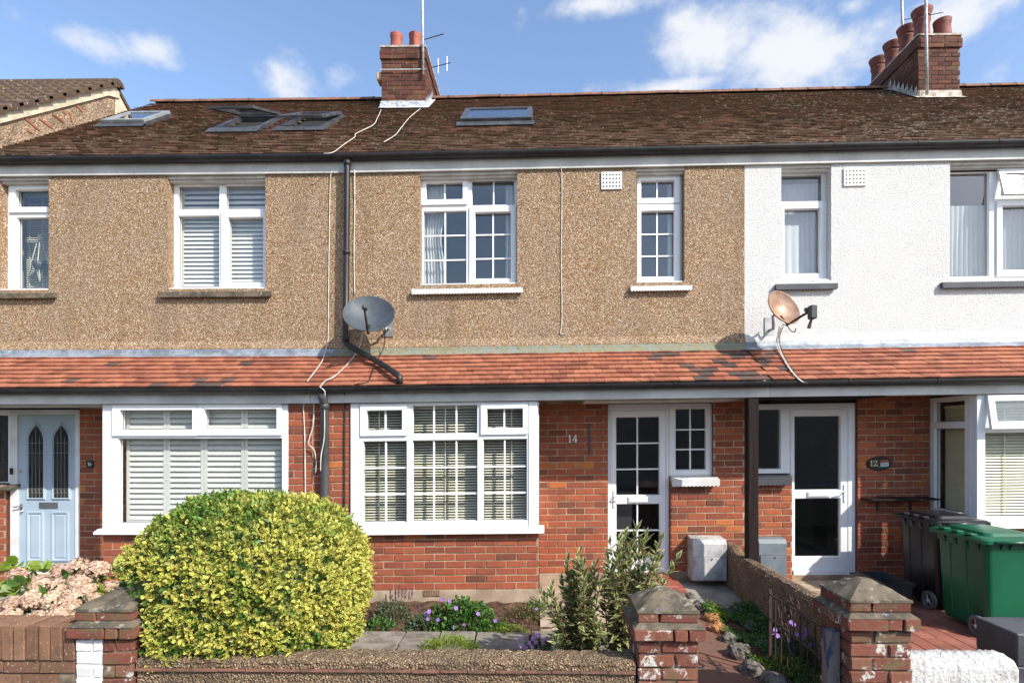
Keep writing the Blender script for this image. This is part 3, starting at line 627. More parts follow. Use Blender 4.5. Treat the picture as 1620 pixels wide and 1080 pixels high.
# gutters of the eaves, with brackets and unions where the photograph shows them
ux = lambda px: PX(px, -.1)
gutter(H16, X16, XA-.003, -.034, 5.345, brackets=[ux(222), ux(357), ux(493)], unions=[ux(85)])
gutter(H14, XA+.003, XB-.003, -.034, 5.345, brackets=[ux(741), ux(852), ux(965), ux(1079)], unions=[ux(549), ux(693)])
gutter(H12, XB+.003, X12, -.034, 5.345, brackets=[ux(1318), ux(1450), ux(1578)], unions=[ux(1193)])

# upper windows ------------------------------------------------
def uwin(H, O, py0, py1, lights, Y=UY):
    xm = (O[0]+O[1])/2; pxm = 849+xm*FPX/D0
    return window(H, (O[0]+.003, O[1]-.003, PZ(pxm, py1, Y), PZ(pxm, py0, Y)), lights, Y)
uwin(H16, O16b, 291, 460, [L_(UY, (26, 301, 83, 328), (17, 292, 92, 337)), L_(UY, (27, 345, 83, 455))])
uwin(H16, O16a, 290, 458, [L_(UY, (282, 294, 346, 330)), L_(UY, (282, 342, 346, 453)), L_(UY, (357, 293, 421, 330)), L_(UY, (362, 345, 417, 447), (352, 333, 427, 456))])
uwin(H14, O14a, 281, 451, [L_(UY, r3(748, 208, 947, 300), r3(722, 180, 975, 330), [r3(848, 0)[0]]), L_(UY, r3(733, 365, 965, 760), None, [r3(850, 0)[0]], [r3(0, 495)[1], r3(0, 630)[1]]),
     L_(UY, r3(1000, 193, 1230, 325), None, [r3(1118, 0)[0]]), L_(UY, r3(1017, 372, 1213, 735), r3(987, 338, 1241, 767), [r3(1115, 0)[0]], [r3(0, 490)[1], r3(0, 622)[1]])])
uwin(H14, O14b, 276.5, 447.5, [L_(UY, r4(537, 198, 718, 292), r4(515, 166, 750, 322), [r4(627, 0)[0]]), L_(UY, r4(537, 366, 718, 725), r4(515, 330, 750, 755), [r4(627, 0)[0]], [r4(0, 487)[1], r4(0, 608)[1]])])
uwin(H12, O12b, 271.5, 444, [L_(UY, r5(142, 180, 390, 337)), L_(UY, r5(155, 392, 372, 783), r5(138, 346, 411, 822))])
w12 = uwin(H12, O12a, 271.5, 444, [L_(UY, r5(1168, 168, 1405, 795)), L_(UY, r5(1483, 180, 1745, 300)), L_(UY, r5(1483, 372, 1745, 760), r5(1448, 340, 1770, 800))])
# the upper sash of the right bedroom window stands ajar, hinged at its head
def ajar(w, o, g, Y, ang, tfbase=None):
    x0, x1, z0, z1 = rect(*o, Y); g0, g1, h0, h1 = rect(*g, Y)
    def tf(u, d, z):
        r = z1-z; dd = d-Y
        return (u, Y-.004-r*math.sin(ang)+dd*math.cos(ang), z1-r*math.cos(ang)-dd*math.sin(ang)*-1)
    s = MB(); s.plate((x0, x1, z0, z1), [(g0, g1, h0, h1)], Y-.045, Y-.006, .008, tf); so = s.build('sash', M['upvc'], w)
    s = MB(); q = [(g0, h0), (g1, h0), (g1, h1), (g0, h1)]; s.add([tf(u, Y-.022, z) for u, z in q]+[tf(u, Y-.016, z) for u, z in q], [(0, 1, 2, 3), (7, 6, 5, 4), (0, 4, 5, 1), (1, 5, 6, 2), (2, 6, 7, 3), (3, 7, 4, 0)])
    s.build('pane', M['glass'], w); return so
ajar(w12, r5(1448, 145, 1770, 318), r5(1485, 178, 1740, 282), UY, R(14))
for H, O, py in ((H16, O16b, 460), (H16, O16a, 458), (H14, O14a, 451), (H14, O14b, 448), (H12, O12b, 444.5), (H12, O12a, 444.5)):
    sub(H, 'sub_sill', M['paint_white'], lambda b: b.box(O[0]+.004, O[1]-.004, .02, .2, O[2]-.03, O[2]+.0195))
scallop_sill(H16, -8, 85, 463.5, 472, M['cap']); scallop_sill(H16, 249, 427, 461, 470, M['cap'])
scallop_sill(H14, 651, 827, 456, 464.5, M['paint_white']); scallop_sill(H14, 998, 1095, 452, 460, M['paint_white'])
scallop_sill(H12, 1228, 1326, 448.5, 458, M['dark_paint']); scallop_sill(H12, 1492, 1668, 445, 454.5, M['dark_paint'])
# louvred vents high in the walls
def vent(H, x0, y0, x1, y1):
    a, b_, c, d = rect(x0, y0, x1, y1, -.02); v = sub(H, 'air_vent', M['paint_white'], lambda b: b.box(a, b_, -.018, .002, c, d, .004))
    for i in range(6):
        for j in range(4):
            x = a+(b_-a)*(i+.75)/6.5; z = c+(d-c)*(j+.8)/4.6
            sub(v, 'vent_hole', M['shade_black'], lambda b: b.box(x-.0085, x+.0085, -.0195, -.0182, z-.0085, z+.0085))
vent(H14, 951, 271.5, 984, 299.5); vent(H12, 1335, 265.5, 1371, 294)

# ------------------------------------------------------------------ porch roof over the bays and doors
PY0, PZ0, PY1, PZ1 = -.83, 2.385, -.02, 2.862
PSL = (PZ1-PZ0)/(PY1-PY0); PLEN = math.hypot(PY1-PY0, PZ1-PZ0); PA = math.atan(PSL); ROWS = 8; GA = PLEN/ROWS*1.0
def tile_mesh(w, mat, k):
    random.seed(100+k); e = [random.uniform(-.003, .003) for _ in range(6)]; L, th = GA*1.35, .012
    top = [(-w/2, e[0], th+.024), (0, e[1], th+.027), (w/2, e[2], th+.024), (w/2, L, th), (0, L, th+.002), (-w/2, L, th)]
    bot = [(x, y, .004 if y > .05 else .021) for x, y, z in top]
    F = [(0, 1, 4, 5), (1, 2, 3, 4), (6, 7, 1, 0), (7, 8, 2, 1), (8, 9, 3, 2), (11, 6, 0, 5), (10, 9, 8, 7), (10, 7, 6, 11)]
    me = bpy.data.meshes.new('tile'); me.from_pydata(top+bot, [], F); me.materials.append(mat); return me
TM = [tile_mesh(.161, M['porch_tile'], k) for k in range(5)]; TD = [tile_mesh(.161, M['porch_tile_blue'], k) for k in range(3)]; random.seed(11)
def darkish(x, r):
    # blackened replacement tiles near the doors and a mossy patch over the left bay
    if 1.35 < x < 3.0: return random.random() < (.34 if x > 1.9 else .2)
    if -4.3 < x < -3.3 and r < 2: return random.random() < .4
    return random.random() < .012
for H, x0, x1, lm in ((H16, X16, XA, 'lead'), (H14, XA, XB, 'lead_moss'), (H12, XB, X12, 'lead')):
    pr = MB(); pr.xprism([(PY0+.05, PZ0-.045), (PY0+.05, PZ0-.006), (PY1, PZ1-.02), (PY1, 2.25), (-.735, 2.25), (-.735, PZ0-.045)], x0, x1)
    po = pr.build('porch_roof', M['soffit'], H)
    for r in range(ROWS):
        t = r*GA; off = (r % 2)*.0825; n = int((x1-x0)/.165)+2; xs = [x0+(i-1)*.165+off for i in range(n+1)]
        for xa in xs:
            a, c = max(xa, x0), min(xa+.161, x1)
            if c-a < .03: continue
            m = (a+c)/2; px = 849+m*141
            if px < -160 or px > 1720: continue
            me = random.choice(TD) if darkish(m, r) else random.choice(TM)
            inst('tile', me, po, (m, PY0+t*math.cos(PA)+random.uniform(-.003, .003), PZ0+t*math.sin(PA)+sh(m)+random.uniform(-.001, .0015)),
                 (PA+random.uniform(-.012, .008), -(.013 if m > -2.53 else .002)+random.uniform(-.006, .006), random.uniform(-.008, .008)), ((c-a)/.161, 1, 1))
    # lead flashing dressed over the top course, and fascia under the gutter
    b = MB(); n = 40
    for i in range(n+1):
        x = x0+(x1-x0)*i/n; j = random.uniform(-.006, .006); k = random.uniform(0, .006)
        b.v += [(x, .0, 2.944), (x, -.037+k*.5, 2.944), (x, -.05+k, 2.90), (x, -.125+j, 2.838+k), (x, -.127+j, 2.826+k)]
    for i in range(n):
        for k in range(4): b.f.append((i*5+k, (i+1)*5+k, (i+1)*5+k+1, i*5+k+1))
    b.build('lead_flashing', M[lm], H, smooth=False)
    sub(H, 'porch_fascia', M['fascia'], lambda b: b.box(x0+.002, x1-.002, -.772, -.7365, 2.222, 2.352))
lx = lambda px: PX(px, -.85)
gutter(H16, X16, XA-.003, -.774, 2.39, brackets=[lx(14), lx(123), lx(230), lx(336), lx(449)], w=.115)
gutter(H14, XA+.003, XB-.003, -.774, 2.39, brackets=[lx(689), lx(813), lx(938), lx(1066)], unions=[lx(647)], w=.115)
gutter(H12, XB+.003, X12, -.774, 2.39, brackets=[lx(1342), lx(1482)], unions=[lx(1200)], w=.115)

# ------------------------------------------------------------------ ground floor brickwork
BY = -.70
def bay_rect(px0, py0, px1, py1): return rect(px0, py0, px1, py1, BY)
W16, W14 = (PX(163, BY)+.004, PX(456, BY), .80, 2.2), (PX(555, BY), PX(851, BY), .80, 2.2)
BZ0 = .02+.0817*0
bx16, bx14, bx12 = PX(163, BY), PX(852, BY), PX(1542, BY)
# left house: bay front and pier, then the wall of the doorway
b = MB(); b.plate((bx16, XA, -.2, 2.22), [(W16[0]-.01, W16[1]+.01, .80, 2.4)], BY+.007, BY+.11); b.plate((BY+.11, .12, -.2, 2.22), [(BY+.12, .0, .80, 2.4)], bx16+.0005, bx16+.1, 0, lambda u, d, z: (d, u, z))
DH16 = (PX(16, .06), PX(126, 0), .1, 2.4); SH16 = (X16+.05, PX(16, .06)+.001, PZ(8, 766, .06), 2.4)
b.plate((X16, bx16-.0005, -.2, 2.25), [DH16, SH16], .007, .12); B16 = b.build('brick_wall', M['mortar'], H16)
lay_bricks(B16, bx16, XA-.006, .0, 2.205, BY, [(W16[0]-.02, W16[1]+.005, .80, 3)], bond=.5)
lay_bricks(B16, -6.9, bx16-.02, .0, 2.21, 0, [(DH16[0], DH16[1], 0, 3), SH16])
lay_bricks(B16, BY+.12, .0, .0, .80, bx16, facing='-x')
# middle house
b = MB(); b.plate((XA, bx14, -.2, 2.22), [(W14[0]-.01, bx14+.01, .80, 2.4)], BY+.007, BY+.11); b.plate((BY+.11, .12, -.2, 2.22), [(BY+.12, 0, .8, 2.4)], bx14-.1, bx14-.007, 0, lambda u, d, z: (d, u, z))
DH14 = (PX(961, .06), PX(1058, .06), .06, 2.4); SH14 = (PX(1058, .06)-.001, PX(1128, 0), PZ(1095, 754, .06), 2.4)
b.plate((bx14-.0005, XB, -.2, 2.25), [DH14, SH14], .007, .12); B14 = b.build('brick_wall', M['mortar'], H14)
lay_bricks(B14, XA+.006, bx14, .10, 2.225, BY, [(W14[0]-.005, bx14+.1, .79, 3)])
lay_bricks(B14, BY+.12, .0, .10, .80, bx14, facing='+x')
lay_bricks(B14, bx14+.012, XB, .10, 2.26, 0, [(DH14[0], DH14[1], -1, 3), SH14])
sub(H14, 'plinth', M['concrete'], lambda b: (b.box(XA, bx14+.012, BY-.02, BY+.006, -.1, .092), b.box(bx14+.013, DH14[0]-.01, -.03, .006, -.1, .092)))
ab = sub(H14, 'air_brick', M['airbrick'], lambda b: b.box(PX(671, BY), PX(697, BY), BY-.032, BY-.021, .035, .10))
for i in range(9):
    for j in range(4):
        x = PX(671, BY)+.012+i*.0195; sub(ab, 'vent_hole', M['shade_black'], lambda b: b.box(x-.005, x+.005, BY-.0335, BY-.0325, .043+j*.0145, .051+j*.0145))
# right house
b = MB(); DH12 = (PX(1250, .06), PX(1353, .06), .04, 2.4); SH12 = (PX(1186, .06), PX(1250, .06)+.001, PZ(1220, 751, .06), 2.4)
b.plate((XB, bx12-.0005, -.2, 2.25), [DH12, SH12], .007, .12)
b.plate((bx12, X12, -.2, 2.22), [(bx12-.01, 7.3, .80, 2.4)], BY+.007, BY+.11); b.plate((BY+.11, .12, -.2, 2.22), [(BY+.12, .001, .8, 2.4)], bx12+.007, bx12+.1, 0, lambda u, d, z: (d, u, z))
B12 = b.build('brick_wall', M['mortar'], H12)
lay_bricks(B12, XB+.006, bx12-.012, -.02, 2.26, 0, [(DH12[0], DH12[1], -1, 3), SH12])
lay_bricks(B12, bx12, 6.0, -.02, .78, BY); lay_bricks(B12, BY+.12, .0, -.02, .78, bx12, facing='-x')
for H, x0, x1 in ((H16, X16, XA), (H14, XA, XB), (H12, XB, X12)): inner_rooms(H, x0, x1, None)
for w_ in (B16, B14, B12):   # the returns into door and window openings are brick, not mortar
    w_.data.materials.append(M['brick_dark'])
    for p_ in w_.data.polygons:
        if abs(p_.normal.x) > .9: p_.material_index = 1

# ------------------------------------------------------------------ bay windows and doors
FY = BY-.012
b16 = window(H16, (W16[0], W16[1], .80, 2.218), [L_(FY, (191, 649, 305, 679), (180, 640, 313, 689)), L_(FY, (324, 647.5, 438, 678), (314, 639, 447, 688)), L_(FY, (187, 694, 445, 827))], FY)
sub(H16, 'bay_sill', M['upvc'], lambda b: b.xprism([(BY-.085, .748), (BY-.085, .772), (BY-.02, .799), (BY+.1, .799), (BY+.1, .748)], PX(148, BY-.08), PX(462, BY-.08)))
V14 = lambda *a: [q5(t, 0)[0] for t in a]; Hh = lambda *a: [q5(0, t)[1] for t in a]
b14 = window(H14, (W14[0], W14[1]-.003, .80, 2.218), [L_(FY, q5(122, 328, 288, 420), q5(92, 299, 312, 447), V14(207)), L_(FY, q5(340, 305, 642, 435), None, V14(438, 545)), L_(FY, q5(692, 320, 860, 410), q5(663, 293, 885, 440), V14(773)),
     L_(FY, q5(105, 475, 307, 855), None, V14(209), Hh(600, 725)), L_(FY, q5(340, 470, 643, 850), None, V14(438, 545), Hh(597, 722)), L_(FY, q5(675, 465, 878, 847), None, V14(775), Hh(593, 718))], FY)
sub(b14, 'frame_trim', M['upvc'], lambda b: (b.box(W14[0]+.004, W14[0]+.095, FY-.012, FY-.0015, .803, 2.216, .004), b.box(W14[1]-.105, W14[1]-.008, FY-.012, FY-.0015, .803, 2.216, .004)))
sub(H14, 'bay_sill', M['upvc'], lambda b: b.xprism([(BY-.085, .738), (BY-.085, .768), (BY-.02, .799), (BY+.1, .799), (BY+.1, .738)], PX(557, BY-.08), PX(861, BY-.08)))
# returns of the bays (glazed to the side)
def side_window(H, X, sgn, z0=.80):
    tf = (lambda u, d, z: (X+d, u, z)) if sgn < 0 else (lambda u, d, z: (X-d, u, z))
    return window(H, (BY+.062, -.002, z0, 2.218), [dict(g=(BY+.15, -.075, z0+.075, 1.84)), dict(g=(BY+.15, -.075, 1.93, 2.16))], -.004, tf)
side_window(H16, bx16, -1); side_window(H14, bx14, 1); side_window(H12, bx12, -1)
b12 = window(H12, (bx12+.004, 7.3, .80, 2.218), [L_(FY, q6(1463, 280, 1840, 378)), L_(FY, q6(1435, 432, 1860, 828)), L_(FY, q6(1915, 280, 2290, 378)), L_(FY, q6(1890, 432, 2300, 828))], FY)
ajar(b12, q6(1432, 250, 1870, 411), q6(1465, 281, 1838, 378), FY, R(9))
sub(H12, 'bay_sill', M['upvc'], lambda b: b.xprism([(BY-.085, .738), (BY-.085, .768), (BY-.02, .799), (BY+.1, .799), (BY+.1, .738)], bx12-.03, 7.34))
sub(b12, 'frame_trim', M['upvc'], lambda b: b.box(bx12+.006, bx12+.10, FY-.012, FY-.0015, .803, 2.216, .004))

DY = .045
def glazed_door(H, frame, leaf, glasses, plate_px, hinge_right, zb):
    x0, x1, _, z1 = rect(*frame, DY); fz = zb
    a, c, _, d = rect(*leaf, DY)
    b = MB(); b.plate((x0, x1, fz, z1), [(a, c, fz-.5, d)], DY, DY+.09); b.box(a, c, DY-.03, DY+.09, fz-.03, fz+.035); fr = b.build('door_frame', M['upvc'], H)
    lights = [L_(DY, *g) for g in glasses]
    do = window(H, (a+.004, c-.004, fz+.037, d-.004), lights, DY+.006, depth=.055, name='door')
    p = rect(*plate_px, DY); sub(do, 'letter_plate', M['white_enamel'], lambda b: (b.box(p[0], p[1], DY-.008, DY+.0055, p[2], p[3], .003), b.box(p[0]+.012, p[1]-.012, DY-.014, DY-.0085, p[2]+.012, p[3]-.008, .002)))
    hx = a+.045 if hinge_right else c-.045; zm = (p[2]+p[3])/2
    sub(do, 'handle', M['white_enamel'], lambda b: (b.box(hx-.014, hx+.014, DY-.006, DY+.0055, zm-.10, zm+.12, .004), b.tube([(hx, DY-.007, zm+.04), (hx, DY-.05, zm+.04), (hx+(.09 if hinge_right else -.09), DY-.055, zm+.035)], .008, 8)))
    return do
v = lambda t: [q7(t, 0)[0]]
glazed_door(H14, (961, 639, 1058, 905), (966, 649, 1054, 905), [(q7(408, 215, 772, 878), None, v(588), [701, 742]), ((976, 797.5, 1043.5, 882), None, v(588), [839])], (993.5, 785, 1026, 795), True, .085)
window(H14, (DH14[1]+.002, SH14[1]-.002, SH14[2]+.022, rect(961, 639, 1058, 905, DY)[3]), [L_(DY, q7(917, 145, 1168, 660), None, v(1040), [679.3, 710.7])], DY, name='side_window')
glazed_door(H12, (1250, 638, 1353, 905), (1254, 647, 1342, 905), [(q6(535, 355, 748, 703),), (q6(537, 746, 748, 1020),)], (1277, 777.5, 1313, 786), False, .06)
window(H12, (SH12[0]+.003, DH12[0]-.002, SH12[2]+.022, rect(1250, 638, 1353, 905, DY)[3]), [L_(DY, (1196, 648, 1234.5, 741))], DY, name='side_window')
def tile_sill(H, px0, px1, py0, py1, mat):
    Y0 = -.09; x0, x1 = PX(px0, Y0), PX(px1, Y0); zt = PZ((px0+px1)/2, py0, Y0); zb = PZ((px0+px1)/2, py1, Y0)
    n = int((x1-x0)/.045); b = MB()
    pts = [(x0, zt), (x1, zt)]
    for i in range(n): a = x1-(x1-x0)*i/n; w = (x1-x0)/n; pts += [(a, zb+.012), (a-w*.5, zb)]
    pts.append((x0, zb+.012)); b.prism(pts, Y0, Y0+.03); b.xprism([(Y0+.031, zb+.03), (Y0+.031, zt+.002), (.10, zt+.055), (.10, zb+.03)], x0+.004, x1-.004)
    return b.build('window_sill', mat, H)
tile_sill(H14, 1064, 1139, 758, 769.5, M['paint_white']); tile_sill(H12, 1192, 1253, 756, 768, M['dark_paint'])
# boards over the doorways
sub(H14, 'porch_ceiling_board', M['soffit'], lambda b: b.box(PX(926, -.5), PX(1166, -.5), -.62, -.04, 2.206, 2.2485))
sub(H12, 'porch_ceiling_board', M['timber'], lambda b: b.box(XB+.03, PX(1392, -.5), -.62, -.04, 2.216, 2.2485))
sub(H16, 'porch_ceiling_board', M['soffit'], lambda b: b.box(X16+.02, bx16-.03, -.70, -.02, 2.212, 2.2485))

# the panelled blue door
fr = rect(16, 648, 126, 896, DY); lf = rect(27, 656, 119, 894, DY); zb = .10
b = MB(); b.plate((fr[0], fr[1], zb, fr[3]), [(lf[0], lf[1], zb-1, lf[3])], DY, DY+.09); b.box(lf[0], lf[1], DY-.03, DY+.09, zb-.03, zb+.03); b.build('door_frame', M['paint_white'], H16)
D16 = MB().box(lf[0]+.004, lf[1]-.004, DY+.02, DY+.065, zb+.032, lf[3]-.004).build('door', M['door_blue'], H16)
def arch(x0, x1, z0, z1, n=8, k=0.):
    """pointed arch outline"""
    w = (x1-x0)/2; xm = (x0+x1)/2; zs = z1-w*1.9; out = [(x0-k, z0-k), (x1+k, z0-k)]
    for i in range(n+1): t = i/n; out.append((xm+(w+k)*(1-t**1.9), zs+(z1-zs+k*1.6)*t))
    for i in range(1, n+1): t = 1-i/n; out.append((xm-(w+k)*(1-t**1.9), zs+(z1-zs+k*1.6)*t))
    return out
S0 = DY+.02
for a, c in ((44, 67), (84, 107)):
    r_ = rect(a, 673, c, 787, DY); o, i_ = arch(*r_, k=.035), arch(*r_, k=0)
    n = len(o); b = MB(); Vv = [(x, S0-.001, z) for x, z in o]+[(x, S0-.022, z) for x, z in [(x*.35+p*.65, z*.35+q*.65) for (x, z), (p, q) in zip(o, i_)]]+[(x, S0-.002, z) for x, z in i_]
    b.add(Vv, [(i, (i+1) % n, (i+1) % n+n, i+n) for i in range(n)]+[(i+n, (i+1) % n+n, (i+1) % n+2*n, i+2*n) for i in range(n)]); b.recalc = True; b.build('moulding', M['door_blue'], D16)
    b = MB(); b.prism(i_, S0-.0085, S0-.003); b.build('pane', M['dark_glass'], D16)
    w = r_[1]-r_[0]; h = r_[3]-r_[2]
    def cames(b):
        for k in (.25, .5, .75): b.box(r_[0]+w*k-.003, r_[0]+w*k+.003, S0-.0115, S0-.009, r_[2], r_[2]+h*(.84 if k != .5 else .97))
        for k in (.13, .62, .76): b.box(r_[0]+.003, r_[1]-.003, S0-.0118, S0-.0118+.0015, r_[2]+h*k-.003, r_[2]+h*k+.003)
        for k in range(4): cxx = r_[0]+w*(k+.5)/4; b.tube([(cxx+w/8.5*math.cos(a_), S0-.0125, r_[2]+h*.09+.03*math.sin(a_)) for a_ in [2*math.pi*q/8 for q in range(9)]], .0025, 4)
    sub(D16, 'leading', M['lead_came'], cames)
for a, c in ((41, 68), (80, 108)):
    r_ = rect(a, 808.5, c, 888, DY); x0, x1, z0, z1 = r_
    def panel(b):
        q = lambda k, y: [(x0+k, y, z0+k), (x1-k, y, z0+k), (x1-k, y, z1-k), (x0+k, y, z1-k)]
        rings = [q(0, S0-.001), q(.008, S0-.02), q(.024, S0-.02), q(.034, S0-.003), q(.058, S0-.013)]
        for g in rings: b.v += g
        for i in range(4):
            for k in range(4): b.f.append((i*4+k, i*4+(k+1) % 4, i*4+4+(k+1) % 4, i*4+4+k))
        b.f.append((16, 17, 18, 19)); b.recalc = True
    sub(D16, 'panel', M['door_blue'], panel)
p = rect(60, 794.5, 90, 804.5, DY); sub(D16, 'letter_plate', M['chrome'], lambda b: (b.box(p[0], p[1], S0-.008, S0-.001, p[2], p[3], .003), b.box(p[0]+.02, p[1]-.02, S0-.013, S0-.0085, p[2]+.015, p[3]-.015, .002)))
hx, hz = PX(32, DY), PZ(32, 803, DY)
sub(D16, 'handle', M['chrome'], lambda b: (b.box(hx-.016, hx+.016, S0-.008, S0-.001, hz-.06, hz+.05, .004), b.tube([(hx, S0-.009, hz+.02), (hx, S0-.055, hz+.02), (hx-.05, S0-.06, hz+.015)], .008, 8), b.tube([(hx, S0-.009, hz-.03), (hx+.03, S0-.04, hz-.045), (hx+.04, S0-.02, hz-.03)], .006, 6)))
for px, py, nm in ((31, 745, 'lock'),): sub(D16, nm, M['chrome'], lambda b: b.lathe((PX(px, DY), S0-.001, PZ(px, py, DY)), [(.018, 0), (.018, .008), (.008, .014), (.0, .014)], 12, (0, -1, 0)))
sub(H16, 'door_bell', M['plaque'], lambda b: b.box(PX(17, DY), PX(21.5, DY), DY-.02, DY-.001, PZ(19, 750, DY), PZ(19, 740, DY), .004))
window(H16, (SH16[0]+.003, fr[0]-.002, SH16[2]+.022, fr[3]), [dict(g=(SH16[0]+.08, PX(12, DY), PZ(5, 762, DY), PZ(5, 657, DY)))], DY, name='side_window')
tile_sill(H16, -20, 15, 772, 776, M['cap'])
# ------------------------------------------------------------------ chimneys
def chimney(H, C, ztop, side, pots, potmat, flashmat, label):
    x0, x1, y0, y1 = C; z0 = roofz(y0)-.12; zb = ztop-.22; d = sh((x0+x1)/2)
    b = MB(False); b.box(x0+.007, x1-.007, y0+.007, y1-.007, z0+d, zb+d); b.box(x0-.018, x1+.018, y0-.018, y1+.018, zb+d+.002, ztop-.07+d); b.box(x0-.005, x1+.005, y0-.005, y1+.005, ztop-.068+d, ztop-.004+d)
    c = b.build('chimney', M['mortar_dark'], H, label=label)
    k0 = dict(kind='brick_dark', crs=.0755, pitch=.225, L=.215, joint=.01, shear=False)
    nb = int((zb-roofz(y0))/.0755); zs = zb-nb*.0755+d
    lay_bricks(c, x0, x1, zs, zb+d, y0, **k0)
    low = lambda u, z: z < roofz(min(u, 6.6-u))+d-.06
    lay_bricks(c, y0+.012, y1, zs, zb+d, x1 if side > 0 else x0, facing='+x' if side > 0 else '-x', skip=low, **k0)
    for k, e in ((0, .025), (1, .025), (2, .012)):
        za = zb+d+.002+k*.0755
        if k == 2: za = ztop+d-.0665-.0
        lay_bricks(c, x0-e, x1+e, za, za+.0755, y0-e, **k0)
        lay_bricks(c, y0-e+.012, y1+e, za, za+.0755, (x1+e) if side > 0 else (x0-e), facing='+x' if side > 0 else '-x', **k0)
    fl = MB(False); n = 10; zt = ztop+d+.012
    fl.add([(x0-.02, y0-.02, zt), (x1+.02, y0-.02, zt), (x1+.02, y1+.02, zt), (x0-.02, y1+.02, zt), (x0+.12, y0+.12, zt+.05), (x1-.12, y0+.12, zt+.05), (x1-.12, y1-.12, zt+.05), (x0+.12, y1-.12, zt+.05), (x0-.02, y0-.02, zt-.03), (x1+.02, y0-.02, zt-.03), (x1+.02, y1+.02, zt-.03), (x0-.02, y1+.02, zt-.03)],
           [(0, 1, 5, 4), (1, 2, 6, 5), (2, 3, 7, 6), (3, 0, 4, 7), (4, 5, 6, 7), (8, 9, 1, 0), (9, 10, 2, 1), (10, 11, 3, 2), (11, 8, 0, 3)]); fl.build('mortar_cap', M['flaunch'], c)
    for px, py_, r, h, st in pots:
        if st == 0: prof = [(r*1.12, 0), (r*1.05, .06), (r*.98, h*.5), (r*.95, h*.72), (r*1.02, h*.80), (r*1.02, h*.84), (r*1.0, h*.86), (r*1.06, h*.93), (r*1.06, h*.98), (r*.98, h), (r*.8, h), (r*.78, h*.5), (r*.0, h*.48)]
        else: prof = [(r*.92, 0), (r*.86, h*.25), (r*.84, h*.5), (r*.98, h*.60), (r*.98, h*.64), (r*.88, h*.68), (r*.98, h*.74), (r*.98, h*.78), (r*1.06, h*.84), (r*1.2, h*.97), (r*1.2, h), (r*1.08, h), (r*.9, h*.6), (0, h*.55)]
        p = MB(False).lathe((px, py_, zt+.03), prof, 22).build('chimney_pot', M[potmat], c, True)
    # stepped lead at the foot of the stack
    b = MB(False); zf = roofz(y0)+d
    b.add([(x0-.03, y0-.13, zf-.13*RS+.035), (x1+.03, y0-.13, zf-.13*RS+.035), (x1+.03, y0-.008, zf+.02), (x0-.03, y0-.008, zf+.02), (x1+.012, y0-.008, zf+.12), (x0-.012, y0-.008, zf+.12)], [(0, 1, 2, 3), (3, 2, 4, 5)])
    xs = x1+.010 if side > 0 else x0-.010; n = 7
    for i in range(n):
        ya, yb = y0+(3.3-y0)*i/n, y0+(3.3-y0)*(i+1)/n
        b.add([(xs, ya, roofz(ya)+d-.02), (xs, yb, roofz(yb)+d-.02), (xs, yb, roofz(yb)+d+.06), (xs, ya+.02, roofz(yb)+d+.13), (xs, ya, roofz(ya)+d+.06)], [(0, 1, 2, 3, 4)])
    ww = .07*side
    b.add([(xs, y0-.1, roofz(y0-.1)+d+.03), (xs+ww, y0-.1, roofz(y0-.1)+d+.03), (xs+ww, 3.25, roofz(3.25)+d+.03), (xs, 3.25, roofz(3.25)+d+.03)], [(0, 1, 2, 3)])
    b.build('chimney_flashing', M[flashmat], c); return c
M['flash_white'] = simple('white_weathered_lead', rgb('c9ccd0'), rgb('8d9298'), 18, .55, 30, .2, .004)
c1x = [PX(627, 2.85), PX(656.5, 2.85)]
chimney(H14, CH1, 8.565, 1, [(c1x[0], 2.86, .105, .33, 0), (c1x[1], 2.86, .105, .33, 0), (c1x[0]+.02, 3.5, .1, .24, 0), (c1x[1], 3.6, .1, .24, 0)], 'pot', 'flash_white', 'dark brick chimney stack with two terracotta pots in front')
zt2 = 8.585-sh(6.8)
chimney(H12, CH2, zt2, -1, [(6.60, 2.66, .135, .48, 1), (6.60, 3.05, .135, .46, 1), (6.60, 3.45, .135, .46, 1), (6.60, 3.88, .135, .46, 1), (6.96, 2.68, .13, .32, 0), (6.93, 3.2, .12, .36, 1)], 'pot_old', 'flaunch', 'dark brick chimney stack with a long row of tall flared pots')

